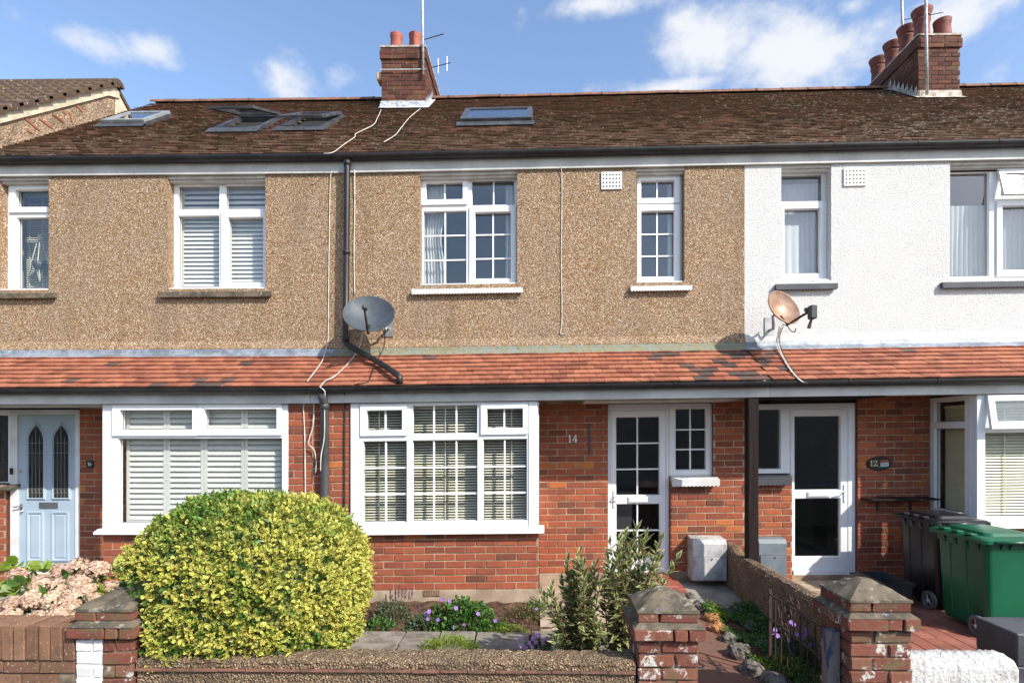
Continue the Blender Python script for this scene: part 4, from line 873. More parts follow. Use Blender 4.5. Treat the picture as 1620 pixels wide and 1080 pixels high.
# ------------------------------------------------------------------ roof windows
def on_roof(x, t, h): # t = y on plan along the slope, h = height off the tiles
    return (x+0*h, t+RN.y*h, roofz(t)+RN.z*h)
def roof_window(H, S, mat, open_=0., blind=None):
    x0, x1, ya, yb = S; T = lambda u, d, z: on_roof(u, z, d)
    def ring(b, k0, k1, h0, h1, P=None):
        P = P or on_roof
        o = [(x0+k0, ya+k0), (x1-k0, ya+k0), (x1-k0, yb-k0), (x0+k0, yb-k0)]; i_ = [(x0+k1, ya+k1), (x1-k1, ya+k1), (x1-k1, yb-k1), (x0+k1, yb-k1)]
        b.add([P(x, y, h0) for x, y in o]+[P(x, y, h1) for x, y in o]+[P(x, y, h1) for x, y in i_]+[P(x, y, h0) for x, y in i_],
              [(j, (j+1) % 4, (j+1) % 4+4, j+4) for j in range(4)]+[(j+4, (j+1) % 4+4, (j+1) % 4+8, j+8) for j in range(4)]+[(j+8, (j+1) % 4+8, (j+1) % 4+12, j+12) for j in range(4)]); b.recalc = True
    b = MB(); ring(b, 0, .07, -.02, .05); b.add([on_roof(x0-.03, ya-.12, .028), on_roof(x1+.03, ya-.12, .028), on_roof(x1+.03, ya+.01, .05), on_roof(x0-.03, ya+.01, .05)], [(0, 1, 2, 3)])
    w = b.build('roof_window', M['roof_frame'], H)
    ym = (ya+yb)/2
    def PO(x, y, h):
        if not open_: return on_roof(x, y, h)
        p = Vector(on_roof(x, y, h)); c = Vector(on_roof(x, yb, .07)); q = p-c; q.rotate(Matrix.Rotation(-open_, 3, 'X')); return tuple(c+q)
    b = MB(); ring(b, .012, .085, .053, .09, PO); b.build('sash', M[mat], w)
    b = MB(); g = [(x0+.08, ya+.08), (x1-.08, ya+.08), (x1-.08, yb-.08), (x0+.08, yb-.08)]
    b.add([PO(x, y, .078) for x, y in g]+[PO(x, y, .072) for x, y in g], [(0, 1, 2, 3), (7, 6, 5, 4), (0, 4, 5, 1), (1, 5, 6, 2), (2, 6, 7, 3), (3, 7, 4, 0)]); b.build('pane', M['glass'], w)
    # shaft coloured near-black, standing in for the unlit room behind
    b = MB(); b.add([on_roof(x, y, -.03) for x, y in g]+[(x, y+.1, roofz(y)-.9) for x, y in g], [(0, 1, 5, 4), (1, 2, 6, 5), (2, 3, 7, 6), (3, 0, 4, 7), (4, 5, 6, 7)]); b.build('light_shaft', M['shade_black'], w)
    return w
roof_window(H14, SKY4, 'roof_frame'); roof_window(H16, SKY1, 'roof_frame_pale'); roof_window(H16, SKY3, 'roof_frame', R(6)); roof_window(H16, SKY2, 'roof_frame', R(14))

# ------------------------------------------------------------------ end house beyond the terrace, gable towards us
GX = -7.16; RYg, RZg, SG = 2.36, 7.80, .80
EH = thing('end_house', (-10, 2, 0), 'far left house with a stony gable and brown concrete tiled roof', 'house')
zf = lambda y: RZg-SG*abs(y-RYg)
b = MB(False); b.xprism([(-.15, -.2), (-.15, zf(-.15)-.16), (RYg, RZg-.16), (5.2, zf(5.2)-.16), (5.2, -.2)], GX-.25, GX); b.build('gable_wall', wall_pebble('flint_gable', rgb('8f7a66'), rgb('ab957d'), rgb('bda88e'), 34), EH)
b = MB(False); b.box(-15, GX-.26, -.1, .1, -.2, zf(-.1)-.2); b.build('front_wall', M['pebble'], EH)
b = MB(False); b.add([(-15, -.3, zf(-.3)-.1), (GX, -.3, zf(-.3)-.1), (GX, RYg, RZg-.1), (-15, RYg, RZg-.1), (GX, 5.4, zf(5.4)-.1), (-15, 5.4, zf(5.4)-.1)], [(0, 1, 2, 3), (3, 2, 4, 5)])
EHR = b.build('roof', M['soil'], EH)
# verge pointing and the thick interlocking tiles, stepped down the verge
for k in range(14):
    t0 = -.4+k*.235; y = t0
    if y > RYg-.02: break
    y1 = min(y+.30, RYg+.02)
    b = MB(False)
    nn = 26 if True else 1
    for i in range(nn):
        xb = GX+.07-i*.30; xa = xb-.292; h = .035
        pts = []
        for u, hh in ((0, .0), (.12, .045), (.5, .0), (.62, .045), (1, .0)): pts.append((xa+(xb-xa)*u, hh))
        Vv = [(x, y-.02, zf(y)+.02+hh+.045) for x, hh in pts]+[(x, y1, zf(y1)+hh*.8+.02) for x, hh in pts]+[(x, y-.02, zf(y)-.005+hh*.5) for x, hh in pts]
        F = [(j, j+1, j+6, j+5) for j in range(4)]+[(j+10, j+11, j+1, j) for j in range(4)]
        Vv += [(xb, y1, zf(y1)-.03), (xb, y-.02, zf(y)-.02)]; F += [(4, 14, 16, 15, 9) if False else (14, 15, 9, 4)]
        b.add(Vv, F)
    b.recalc = True; o = b.build('roof_tile', M['concrete_tile'], EHR); o['kind'] = 'stuff'
    b = MB(False); b.xprism([(y, zf(y)+.02), (y-.02, zf(y)+.07), (y1-.02, zf(y1)+.045), (y1, zf(y1)-.005)], GX-.2, GX+.072); b.build('verge_tile', M['concrete_tile'], EHR)
    b = MB(False); b.xprism([(y, zf(y)-.155), (y, zf(y)+.018), (y+.235, zf(y+.235)+.018), (y+.235, zf(y+.235)-.155)], GX-.05, GX+.03); b.build('verge_mortar', simple('verge_mortar', rgb('c9bfa6'), rgb('b0a68f'), 9, .9, 40, .4, .006) if k == 0 else bpy.data.materials['verge_mortar'], EHR)
b = MB(False); b.add([(GX+.03, RYg, RZg+.02), (GX+.03, 5.4, zf(5.4)+.02), (GX-7, 5.4, zf(5.4)+.02), (GX-7, RYg, RZg+.02), (GX+.03, RYg, RZg-.06), (GX+.03, 5.4, zf(5.4)-.06)], [(0, 1, 2, 3), (0, 4, 5, 1)]); b.build('back_slope', M['concrete_tile'], EHR)
pr = [(RYg-.12*math.cos(math.pi*i/8), RZg-.02+.10*math.sin(math.pi*i/8)) for i in range(9)]
for i in range(8): MB(False).xprism(pr, GX+.075-.45*(i+1)+.005, GX+.075-.45*i).build('ridge_tile', M['concrete_tile'], EHR)
b = MB(False); b.add([(GX+.009, RYg-.02, RZg-.6), (GX+.009, RYg+.34, zf(RYg+.34)-.35), (GX+.009, RYg+.36, zf(RYg+.36)-.06), (GX+.009, RYg, RZg-.06)], [(0, 1, 2, 3)]); b.build('verge_mortar', bpy.data.materials['verge_mortar'], EHR)
# slips of orange tile bedded in the gable
def onX(px, py, X):
    t = (px-CX)/FPX; D = -X*(t*_s+_c)/(_s-t*_c); d = -X*_s+D*_c; return D-D0, ZC-(py-HY)*d/FPX
g_ = zc(0, 90, 6.354)
for q in ((235, 600, 400, 740), (400, 620, 530, 715), (530, 575, 640, 655), (635, 545, 665, 575), (745, 455, 835, 550), (700, 560, 725, 650), (275, 735, 330, 765)):
    (ya, za), (yb, zb_) = onX(*g_(q[0], q[1]), GX+.01), onX(*g_(q[2], q[3]), GX+.01)
    b = MB(False); b.tube([(GX-.005, ya, za), (GX-.005, yb, zb_)], .022, 4); b.build('tile_slip', M['porch_tile'], EH)

# ------------------------------------------------------------------ rainwater pipes
def pipe(H, pts, r, mat, name='downpipe'): return sub(H, name, mat, lambda b: b.tube(pts, r, 14), True)
zz = lambda px, py, Y: PZ(px, py, Y)
dx = PX(548.5, -.12)
dp = pipe(H14, [(dx, -.095, 5.27), (dx, -.10, 5.2), (dx-.008, -.105, 4.0), (dx-.02, -.11, 3.02), (dx+.0, -.12, 2.99), (dx+.05, -.15, 2.955), (PX(600, -.45), -.46, 2.71), (PX(626, -.76), -.775, 2.545), (PX(633, -.8), -.83, 2.50), (PX(634, -.8), -.84, 2.42)], .036, M['black_plastic'])
for z in (5.24, 4.13, 3.05): sub(dp, 'pipe_collar', M['black_plastic'], lambda b: b.lathe((dx-.008*(5.2-z)/1.2, -.10-.005*(5.2-z), z), [(.041, -.03), (.043, -.03), (.043, .03), (.037, .03)], 14), True)
dx2 = PX(513.5, BY-.06)
dp2 = pipe(H16, [(dx2, -.82, 2.33), (dx2, -.815, 2.27), (dx2, BY-.055, 2.2), (dx2, BY-.055, 1.2), (dx2, BY-.055, .02)], .047, M['grey_plastic'])
for z in (2.19, .9): sub(dp2, 'pipe_collar', M['grey_plastic'], lambda b: b.lathe((dx2, BY-.055, z), [(.05, -.04), (.053, -.04), (.053, .04), (.048, .04)], 14), True)

# ------------------------------------------------------------------ satellite dishes
def dish(loc, nrm, rw, mat, arm_to, label, foot, grp='satellite dishes', up=None):
    d = sh(loc[0]); c = Vector(loc)+Vector((0, 0, d)); n = Vector(nrm).normalized()
    root = thing('satellite_dish', (foot[0], foot[1], foot[2]+d), label, 'satellite dish', grp)
    prof = [(rw*t, .42*rw*t*t) for t in [i/9 for i in range(10)]]
    prof2 = [(rw*1.02, .42*rw+.006), (rw*1.03, .42*rw-.004)]+[(rw*t, .42*rw*t*t-.014) for t in [i/9 for i in range(9, -1, -1)]]
    b = MB(False).lathe(tuple(c-n*(.3*rw)), prof+prof2, 40, n); b.build('reflector', mat, root, True)
    q = n.to_track_quat('Z', 'Y'); side = Vector((0, 0, 1)).cross(n).normalized(); upv = n.cross(side)
    low = c-upv*rw*.97+n*.1*rw; tip = Vector(arm_to)+Vector((0, 0, d))
    MB(False).tube([tuple(c-n*.26*rw-upv*.3*rw), tuple(low-n*.04), tuple(low.lerp(tip, .5)), tuple(tip)], .014, 6).build('arm', M['iron_black'], root, True)
    hd = (c-tip).normalized()
    b = MB(False).lathe(tuple(tip), [(.0, .075), (.026, .075), (.028, .0), (.024, -.04), (0, -.04)], 12, hd); b.build('receiver_head', M['box_grey'], root, True)
    f = Vector(foot)+Vector((0, 0, d))
    back = c-n*.36*rw
    MB(False).tube([tuple(back), tuple(back-n*.08), tuple(Vector((f.x, f.y-.12, back.z-.05))), (f.x, f.y-.12, f.z-.06), (f.x, f.y-.01, f.z-.06)], .018, 8).build('bracket', M['aluminium'], root, True)
    MB(False).box(f.x-.06, f.x+.06, f.y-.012, f.y-.001, f.z-.16, f.z+.1).build('wall_plate', M['aluminium'], root)
    return root, c, tip
c = PW(584, 499, -.42); z_ = c[1]-sh(c[0])
dg, dgc, dgt = dish((c[0], -.42, z_), (.16, -.80, .57), .29, M['dish_grey'], (c[0]+.08, -.86, z_-.005), 'grey satellite dish on the tan pebbledash beside the black downpipe', (c[0]+.12, 0, z_-.02))
c = PW(1238, 488, -.42); z_ = c[1]-sh(c[0])
dr, drc, drt = dish((c[0], -.42, z_), (.36, -.84, .40), .222, M['dish_rust'], (c[0]+.19, -.72, z_-.085), 'rust coloured satellite dish on the white wall under the small window', (c[0]+.02, 0, z_-.12))
MB(False).box(drt.x-.03, drt.x+.045, drt.y-.05, drt.y+.04, drt.z-.10, drt.z+.05, .01).build('receiver_box', M['box_grey'], dr)
MB(False).tube([tuple(drt+Vector((.0, 0, -.1))), tuple(drt+Vector((-.03, 0, -.2)))], [.014, .022], 8).build('receiver_plug', M['iron_black'], dr)

# ------------------------------------------------------------------ aerials
def aerial(name, label, base, top, r, booms, cat='aerial'):
    root = thing(name, base, label, cat, 'roof aerials')
    m = MB(False).tube([base, top], r, 8).build('mast', M['mast'], root, True)
    for p, q, n, el, vert in booms:
        p, q = Vector(p), Vector(q); bo = MB(False).tube([p, q], .008, 6).build('boom', M['iron_black'], root)
        for i in range(n):
            c_ = p.lerp(q, (i+.6)/n) if n > 1 else p.lerp(q, .95); dv = Vector((0, 0, el)) if vert else Vector((q-p).cross(Vector((0, 0, 1))).normalized()*el)
            MB(False).tube([c_-dv, c_+dv], .0032, 5).build('element', M['aluminium'], bo)
    return root
def at(px, py, Y): x, z = PW(px, py, Y); return (x, Y, z)
y1 = CH1[2]-.05
a1 = aerial('tv_aerial', 'tall grey aerial mast strapped to the chimney with two terracotta pots', at(669.5, 118, y1), at(668, -40, y1), .021,
       [(at(671, 63, y1), at(702, 54, y1), 4, .05, False), (at(671, 110, y1+.5), at(713, 99.5, y1+.5), 3, .13, True)])
MB(False).box(*[v_ for v_ in (CH1[0]-.03, CH1[1]+.03)], CH1[2]-.04, CH1[2]-.036, at(640, 109, y1)[2]-.008, at(640, 109, y1)[2]+.008).build('strap', M['mast'], a1)
y2 = CH2[2]-.09
a2 = aerial('tv_aerial', 'thick grey pole standing in front of the chimney with many flared pots', at(1466.5, 150, y2), at(1464.5, -30, y2), .024,
       [(at(1468, 108, y2+.05), at(1455, 115, y2+.4), 1, .02, False)])
y3 = 4.0
a3 = aerial('tv_aerial', 'thinner aerial mast behind the row of flared chimney pots', at(1429, 100, y3), at(1426, -30, y3), .026,
       [(at(1428, 32, y3), at(1492, 20, y3), 6, .09, True)])
bx = at(601, 126, CH1[2]+.15)
MB(False).box(CH1[0]-.10, CH1[0]-.001, CH1[2]+.05, CH1[2]+.25, bx[2]-.07, bx[2]+.07, .012).build('junction_box', simple('yellowed_plastic', rgb('c9ab82'), rgb('a88a60'), 20, .5, 40, .2, .003), None, label='small yellowed box screwed to the left side of the chimney', category=None) if False else tag(MB(False).box(CH1[0]-.10, CH1[0]-.001, CH1[2]+.05, CH1[2]+.25, bx[2]-.07, bx[2]+.07, .012).build('junction_box', simple('yellowed_plastic', rgb('c9ab82'), rgb('a88a60'), 20, .5, 40, .2, .003)), 'small yellowed box on the left side of the two-pot chimney', 'box')

# ------------------------------------------------------------------ loose cables
def cable(pts, r, mat, label, grp='loose cables'):
    P3 = [Vector(p) for p in pts]; out = []
    for i in range(len(P3)-1):
        p0, p1, p2, p3 = P3[max(i-1, 0)], P3[i], P3[i+1], P3[min(i+2, len(P3)-1)]
        for k in range(5):
            t = k/5; out.append(.5*((2*p1)+(p2-p0)*t+(2*p0-5*p1+4*p2-p3)*t*t+(3*p1-p0-3*p2+p3)*t**3))
    out.append(P3[-1]); return tag(MB(False).tube(out, r, 5).build('cable', M[mat], None, True), label, 'cable', grp)
def rf(px, py, h=.05): # point on the main roof under a pixel
    lo, hi = -.3, 4.
    for _ in range(50):
        m = (lo+hi)/2; X, Z = PW(px, py, m)
        if Z-sh(X) < roofz(m)+h: hi = m
        else: lo = m
    return (X, m, Z)
def pf(px, py, h=.058): # point on the porch roof
    lo, hi = -.9, .2
    for _ in range(50):
        m = (lo+hi)/2; X, Z = PW(px, py, m)
        if Z-sh(X) < PZ0+(m-PY0)*PSL+h: hi = m
        else: lo = m
    return (X, m, Z)
w = -.012
cable([rf(603, 174), rf(597, 187), rf(590, 198), rf(564, 211), rf(561, 217), rf(545, 228), rf(527, 241), rf(512, 243)], .0055, 'wire_white', 'white cable trailing down the roof left of the chimney to the gutter')
cable([rf(665, 172), rf(648, 186), rf(634, 203), rf(625, 214), rf(607, 225)], .0055, 'wire_white', 'white cable on the roof below the right corner of the chimney')
cable([at(524, 268, -.035), at(522, 300, w), at(520.5, 400, w), at(519.5, 480, w), at(519, 535, w), at(516, 550, -.06), pf(509, 572), pf(486, 603)], .006, 'wire_white', 'white cable down the pebbledash left of the downpipe, onto the porch tiles')
cable([at(561, 268, -.035), at(561, 330, w), at(560, 400, w), at(561, 468, w)], .006, 'wire_white', 'thin white cable from the eaves down to the grey satellite dish')
cable([at(887, 262, -.036), at(889, 290, w), at(888, 400, w), at(889, 500, w), at(887, 526, w), at(893, 528, w), at(899, 523, w)], .005, 'wire_white', 'thin white cable with a hooked end hanging beside the wider bedroom window')
cable([at(573, 527, -.35), at(570, 545, -.12), pf(558, 566), pf(532, 593), pf(515, 602), pf(507, 611), at(506, 612, -.89), at(514, 620, -.885), at(513.5, 640, -.80), at(513, 690, -.81), at(508, 720, -.815), at(507, 745, -.815)], .006, 'wire_white', 'pale cable from the grey dish over the porch tiles and down the grey pipe')
cable([at(609, 518, -.3), at(608, 545, -.12), pf(600, 565), pf(594, 574), pf(588, 590), pf(582, 603), pf(560, 608)], .006, 'wire_black', 'black cable curling from the grey dish onto the porch tiles')
cable([at(481.5, 628, -.78), at(480, 645, BY-.012), at(482, 690, BY-.012), at(483, 780, BY-.012), at(483, 840, BY-.012)], .0075, 'wire_white', 'pale cable running straight down the brick pier left of the grey pipe')
cable([at(496, 628, -.78), at(496.5, 650, BY-.03), at(495, 675, BY-.05), at(488, 700, BY-.05), at(497, 712, BY-.04), at(500, 730, BY-.03), at(499, 748, BY-.03)], .006, 'wire_white', 'short loose grey cable dangling on the brick pier by the grey pipe')
cable([at(545, 622, -.78), at(545.5, 640, BY-.012), at(545, 700, BY-.012), at(545, 800, BY-.012), at(545.5, 870, BY-.012)], .009, 'wire_black', 'black cable down the bricks beside the white bay window frame')
for k, (o, mt, lb) in enumerate(((0, 'wire_white', 'pale cable of the bundle below the rusty dish'), (3.2, 'wire_black', 'black cable of the bundle below the rusty dish'), (-3.0, 'wire_white', 'left pale cable of the bundle below the rusty dish'))):
    cable([at(1236+o, 516, -.33), at(1232+o*.6, 530, -.2), at(1231+o, 545, -.12), pf(1237+o*.8, 560), pf(1245+o*.4, 575), pf(1254+o*.5, 588), pf(1266+o*.4, 601), pf(1277+o*.4, 606)], .0055, mt, lb)
cable([at(1237, 513, -.34), at(1246, 516, -.45), at(1251, 523, -.55), at(1257, 525, -.64), at(1259, 519, -.66)], .006, 'wire_black', 'black lead looping under the rusty dish to its receiver')

# ------------------------------------------------------------------ porch post, numbers, shelf, meter boxes
xp0, xp1 = PX(1183.5, -.76), PX(1200, -.76)
po = sub(H12, 'porch_post', M['timber'], lambda b: b.box(xp0, xp1, -.765, -.645, .38, 2.218, .006))
def strokes(b, paths, x, z, w, h, Y, t, th=.008):
    for i, (pts, k) in enumerate(paths):
        P = [(x+u*w, z+v_*h) for u, v_ in pts]
        for j in range(len(P)-1):
            a, c_ = Vector(P[j]), Vector(P[j+1]); d = (c_-a).normalized(); n_ = Vector((-d.y, d.x))*t*k/2; a2, c2 = a-d*t*k*.3, c_+d*t*k*.3; y_ = Y-.0004*(i*7+j)
            b.prism([tuple(a2+n_), tuple(c2+n_), tuple(c2-n_), tuple(a2-n_)], y_-th, y_)
def arcp(cx_, cy_, rx, ry, a0, a1, n=10): return [(cx_+rx*math.cos(R(a0+(a1-a0)*i/n)), cy_+ry*math.sin(R(a0+(a1-a0)*i/n))) for i in range(n+1)]
G = {'1': [([(.5, .02), (.5, .98)], 1.3), ([(.5, .96), (.22, .84)], .8), ([(.2, .02), (.8, .02)], .6)],
     '4': [([(.7, .02), (.7, .98)], 1.3), ([(.66, .96), (.05, .30)], .7), ([(.05, .28), (1.0, .28)], .8), ([(.5, .02), (.9, .02)], .6)],
     '2': [(arcp(.48, .70, .34, .27, 160, -40)+[(.1, .06)], .9), ([(.1, .05), (.92, .05), (.92, .16)], 1.1), (arcp(.2, .76, .04, .04, 0, 300, 5), .9)],
     '6': [(arcp(.5, .30, .34, .28, 0, 360, 14), .95), (arcp(.75, .3, .6, .68, 180, 105, 8), 1.0)]}
x, z = PX(898, -.01), PZ(906, 699.5, -.01); N14 = thing('house_number', (x+.065, -.004, z+sh(x)), 'white metal numerals 14 fixed to the shaded brick left of the door', 'house number')
for ch, o in (('1', 0), ('4', .058)): b = MB(); strokes(b, G[ch], x+o, z, .056 if ch == '1' else .064, .092, -.0045, .0125); b.build('numeral', M['white_enamel'], N14)
r_ = rect(136, 728, 148, 739.5, -.01); N16 = thing('number_plaque', ((r_[0]+r_[1])/2, -.003, r_[2]), 'small black square plaque with white 16 beside the pale blue door', 'house number')
MB().box(r_[0], r_[1], -.012, -.003, r_[2], r_[3], .002).build('plate', M['plaque'], N16)
w = r_[1]-r_[0]; h = r_[3]-r_[2]
for ch, o in (('1', .22), ('6', .5)): b = MB(); strokes(b, G[ch], r_[0]+w*o, r_[2]+h*.28, w*.28, h*.46, -.0124, .006, .001); b.build('numeral', M['white_enamel'], N16)
for o in (.08, .92): MB().lathe((r_[0]+w*o, -.0124, r_[2]+h*.5), [(.005, 0), (.004, .003), (0, .003)], 8, (0, -1, 0)).build('screw', M['chrome'], N16)
r_ = rect(1371, 722, 1411, 743.5, -.01); xm, zm = (r_[0]+r_[1])/2, (r_[2]+r_[3])/2; rx, rz = (r_[1]-r_[0])/2, (r_[3]-r_[2])/2
N12 = thing('number_plaque', (xm, -.003, r_[2]+sh(xm)), 'oval black plaque with 12 and a painted cottage on the brick by the right door', 'house number')
ov = lambda k: [(xm+rx*k*math.cos(2*math.pi*i/28), zm+rz*k*math.sin(2*math.pi*i/28)) for i in range(28)]
MB().prism(ov(1), -.015, -.003).build('plate', M['plaque'], N12); b = MB(); o, i_ = ov(.99), ov(.9); b.add([(x, -.0155, z) for x, z in o]+[(x, -.0205, z) for x, z in [((p[0]+q[0])/2, (p[1]+q[1])/2) for p, q in zip(o, i_)]]+[(x, -.0155, z) for x, z in i_], [(k, (k+1) % 28, (k+1) % 28+28, k+28) for k in range(28)]+[(k+28, (k+1) % 28+28, (k+1) % 28+56, k+56) for k in range(28)]); b.recalc = True; b.build('rim', M['plaque'], N12)
for ch, o in (('1', -.80), ('2', -.50)): b = MB(); strokes(b, G[ch], xm+rx*o, zm-rz*.36, rx*.34, rz*.80, -.0156, .010, .001); b.build('numeral', M['gold'], N12)
MB().box(xm+rx*.08, xm+rx*.72, -.0185, -.0156, zm-rz*.4, zm+rz*.12).build('cottage_wall', M['cottage_white'], N12)
MB().prism([(xm+rx*.02, zm+rz*.13), (xm+rx*.78, zm+rz*.13), (xm+rx*.66, zm+rz*.55), (xm+rx*.14, zm+rz*.55)], -.0187, -.0156).build('cottage_roof', M['cottage_roof'], N12)
MB().box(xm-rx*.1, xm+rx*.6, -.0187, -.0156, zm-rz*.58, zm-rz*.42).build('cottage_garden', M['teal'], N12)
for k in range(4): MB().box(xm+rx*(.15+.15*k), xm+rx*(.21+.15*k), -.0193, -.0188, zm-rz*.25, zm-rz*.02).build('cottage_window', M['plaque'], N12)
sx0, sx1 = PX(1371, -.12), PX(1476, -.12); sz = PZ(1423, 788.5, -.12)
SHf = thing('wall_shelf', ((sx0+sx1)/2, 0, sz+sh(4)), 'narrow dark board shelf on the brick wall above the wheelie bins', 'shelf')
MB().box(sx0, sx1, -.24, -.002, sz-.009, sz+.009).build('board', M['timber'], SHf)
for x in (sx0+.2, sx1-.2): MB().prism([(x-.012, sz-.01), (x+.012, sz-.01), (x+.012, sz-.16), (x-.012, sz-.16)], -.02, -.003).build('bracket', M['iron_black'], SHf)
r_ = rect(930.5, 670, 934, 720, -.01); tag(MB().prism([(r_[0], r_[3]), (r_[1]-.006, r_[3]), (r_[1], r_[2]+.1), (r_[1]-.004, r_[2]), (r_[0]+.006, r_[2]), (r_[0]+.002, r_[2]+.15)], -.007, -.0035).build('paint_mark', M['blue_streak']), 'dark blue vertical streak on the brick right of the numerals 14', 'mark')
def meter_box(x0, x1, y0, y1, z0, z1, mat, label):
    root = thing('meter_box', ((x0+x1)/2, (y0+y1)/2, z0), label, 'meter box', 'meter boxes by the doors')
    zs = z0+(z1-z0)*.60
    b = MB(False); b.xprism([(y1, z0), (y0+.02, z0), (y0+.012, zs-.004), (y0, zs-.002), (y0, z1-.05), (y0+.03, z1), (y1, z1+.012)], x0, x1); b.build('housing', mat, root)
    b = MB(False); b.box(x0+.015, x1-.004, y0-.004, y0+.0105, z0+.012, zs-.008, .003); f = b.build('flap', mat, root)
    MB(False).lathe(((x0+x1)/2+.02, y0-.0045, zs-.03), [(.010, 0), (.010, .004), (0, .004)], 10, (0, -1, 0)).build('lock', M['plaque'], f)
gx0, gz = PX(1097, -.27), PW(1120, 919, -.27)[1]
meter_box(gx0, PX(1150, -.27), -.27, -.002, gz, PW(1120, 854, -.27)[1], M['meter_white'], 'weathered white meter box on the brick right of door 14')
meter_box(PX(1199, -.1), PX(1242.5, -.1), -.14, -.002, PW(1220, 915, -.14)[1], PW(1220, 853, -.14)[1], M['meter_grey'], 'grey meter box behind the brown porch post')
# ------------------------------------------------------------------ behind the glass
def drape(name, x0, x1, z0, z1, Y, mat, label, folds=9, amp=.025, taper=1., grp='window curtains', pull=0.):
    b = MB(); n = folds*6; m = 14
    ph = [random.uniform(0, 6.28) for _ in range(3)]
    for j in range(m+1):
        v = j/m; z = z1+(z0-z1)*v; g = 1-(1-taper)*math.sin(v*math.pi/2)*1.0
        if pull: g *= 1-pull*math.exp(-((v-.55)/.18)**2)
        for i in range(n+1):
            u = i/n; a = amp*(.7+.3*math.sin(u*9+ph[0]))*math.sin(u*folds*2*math.pi+.6*math.sin(v*3+ph[1])+ph[2]*0)
            b.v.append((x0+(x1-x0)*u*g, Y+a*(.4+.6*v), z+.01*math.sin(u*folds*2*math.pi)*(v > .97)))
    k = n+1; b.f = [(j*k+i, j*k+i+1, (j+1)*k+i+1, (j+1)*k+i) for j in range(m) for i in range(n)]
    return tag(b.build(name, mat, None, True), label, 'curtain', grp)
IY = .26
def rx_(px, Y): return PX(px, Y)
drape('curtain', PX(669, IY), PX(706, IY), PZ(690, 455, IY), PZ(690, 283, IY), IY, M['curtain'], 'pale curtain gathered at the left of the wider middle bedroom window', 7, .03, .95, pull=.18)
drape('curtain', PX(800, IY), PX(822, IY), PZ(810, 455, IY), PZ(810, 283, IY), IY, M['curtain'], 'pale curtain at the right edge of the wider middle bedroom window', 4, .025)
drape('curtain', PX(1056, IY), PX(1076, IY), PZ(1066, 455, IY), PZ(1066, 276, IY), IY, M['curtain'], 'pale curtain at the right of the narrow middle bedroom window', 3, .02)
drape('net_curtain', PX(1236, IY), PX(1306, IY), PZ(1270, 455, IY), PZ(1270, 290, IY), IY+.02, M['net'], 'sheer net curtain across the narrow window of the white wall', 9, .012)
drape('net_curtain', PX(1500, IY), PX(1640, IY), PZ(1560, 450, IY), PZ(1560, 325, IY), IY, M['net'], 'gathered half-height net curtain in the wide window of the white wall', 18, .022)
drape('curtain', PX(1236, IY), PX(1262, IY), PZ(1250, 455, IY), PZ(1250, 358, IY), IY-.03, M['curtain'], 'short white curtain at the left of the narrow white-wall window', 2, .015)

def blind(name, x0, x1, z0, z1, Y, pitch, wdt, tilt, mat, label, dirx=False, X=0.):
    loc = ((x0+x1)/2, Y, z1+sh((x0+x1)/2)) if not dirx else (X, (x0+x1)/2, z1+sh(X))
    root = thing(name, loc, label, 'blind', 'slatted blinds'); L = x1-x0
    t = R(tilt); me = bpy.data.meshes.new('slat'); hw = wdt/2
    vs = [(-L/2, -hw*math.cos(t), -hw*math.sin(t)), (L/2, -hw*math.cos(t), -hw*math.sin(t)), (L/2, 0, .0025), (-L/2, 0, .0025), (L/2, hw*math.cos(t), hw*math.sin(t)), (-L/2, hw*math.cos(t), hw*math.sin(t))]
    vs += [(x, y, z-.0008) for x, y, z in vs]
    me.from_pydata(vs, [], [(0, 1, 2, 3), (3, 2, 4, 5), (7, 6, 9, 8), (8, 9, 11, 10), (0, 6, 7, 1), (5, 4, 10, 11)]); me.materials.append(mat)
    n = int((z1-z0)/pitch); sl = sh((x0+x1)/2) if not dirx else sh(X)
    for i in range(n):
        z = z1-.04-i*pitch
        if dirx: inst('slat', me, root, (X, (x0+x1)/2, z+sl), (0, 0, R(-90)))
        else: inst('slat', me, root, ((x0+x1)/2, Y, z+sl), (0, -(.013 if x0 > -2.53 else .002)+random.uniform(-.0012, .0012), 0))
    hr = MB(); 
    if dirx: hr.box(X-.02, X+.02, x0, x1, z1-.035, z1)
    else: hr.box(x0, x1, Y-.02, Y+.02, z1-.035, z1)
    hr.build('head_rail', mat, root)
    if not dirx:
        for k in (.12, .5, .88): MB().box(x0+L*k-.006, x0+L*k+.006, Y-hw-.004, Y-hw-.002, z1-.04-n*pitch, z1-.036).build('ladder_tape', mat, root)
    return root
VB = BY+.13
blind('venetian_blind', W14[0]+.05, W14[1]-.06, .84, 2.19, VB, .031, .027, 34, M['blind_white'], 'half-open ivory venetian blind inside the middle bay window')
blind('venetian_blind', bx12+.16, 7.2, .84, 2.12, VB, .0335, .034, 56, M['blind_cream'], 'closed cream venetian blind inside the right bay window')
blind('venetian_blind', BY+.16, -.06, .84, 2.12, 0, .0285, .030, 62, M['blind_cream'], 'cream venetian blind in the narrow side pane of the right bay', True, bx12+.14)
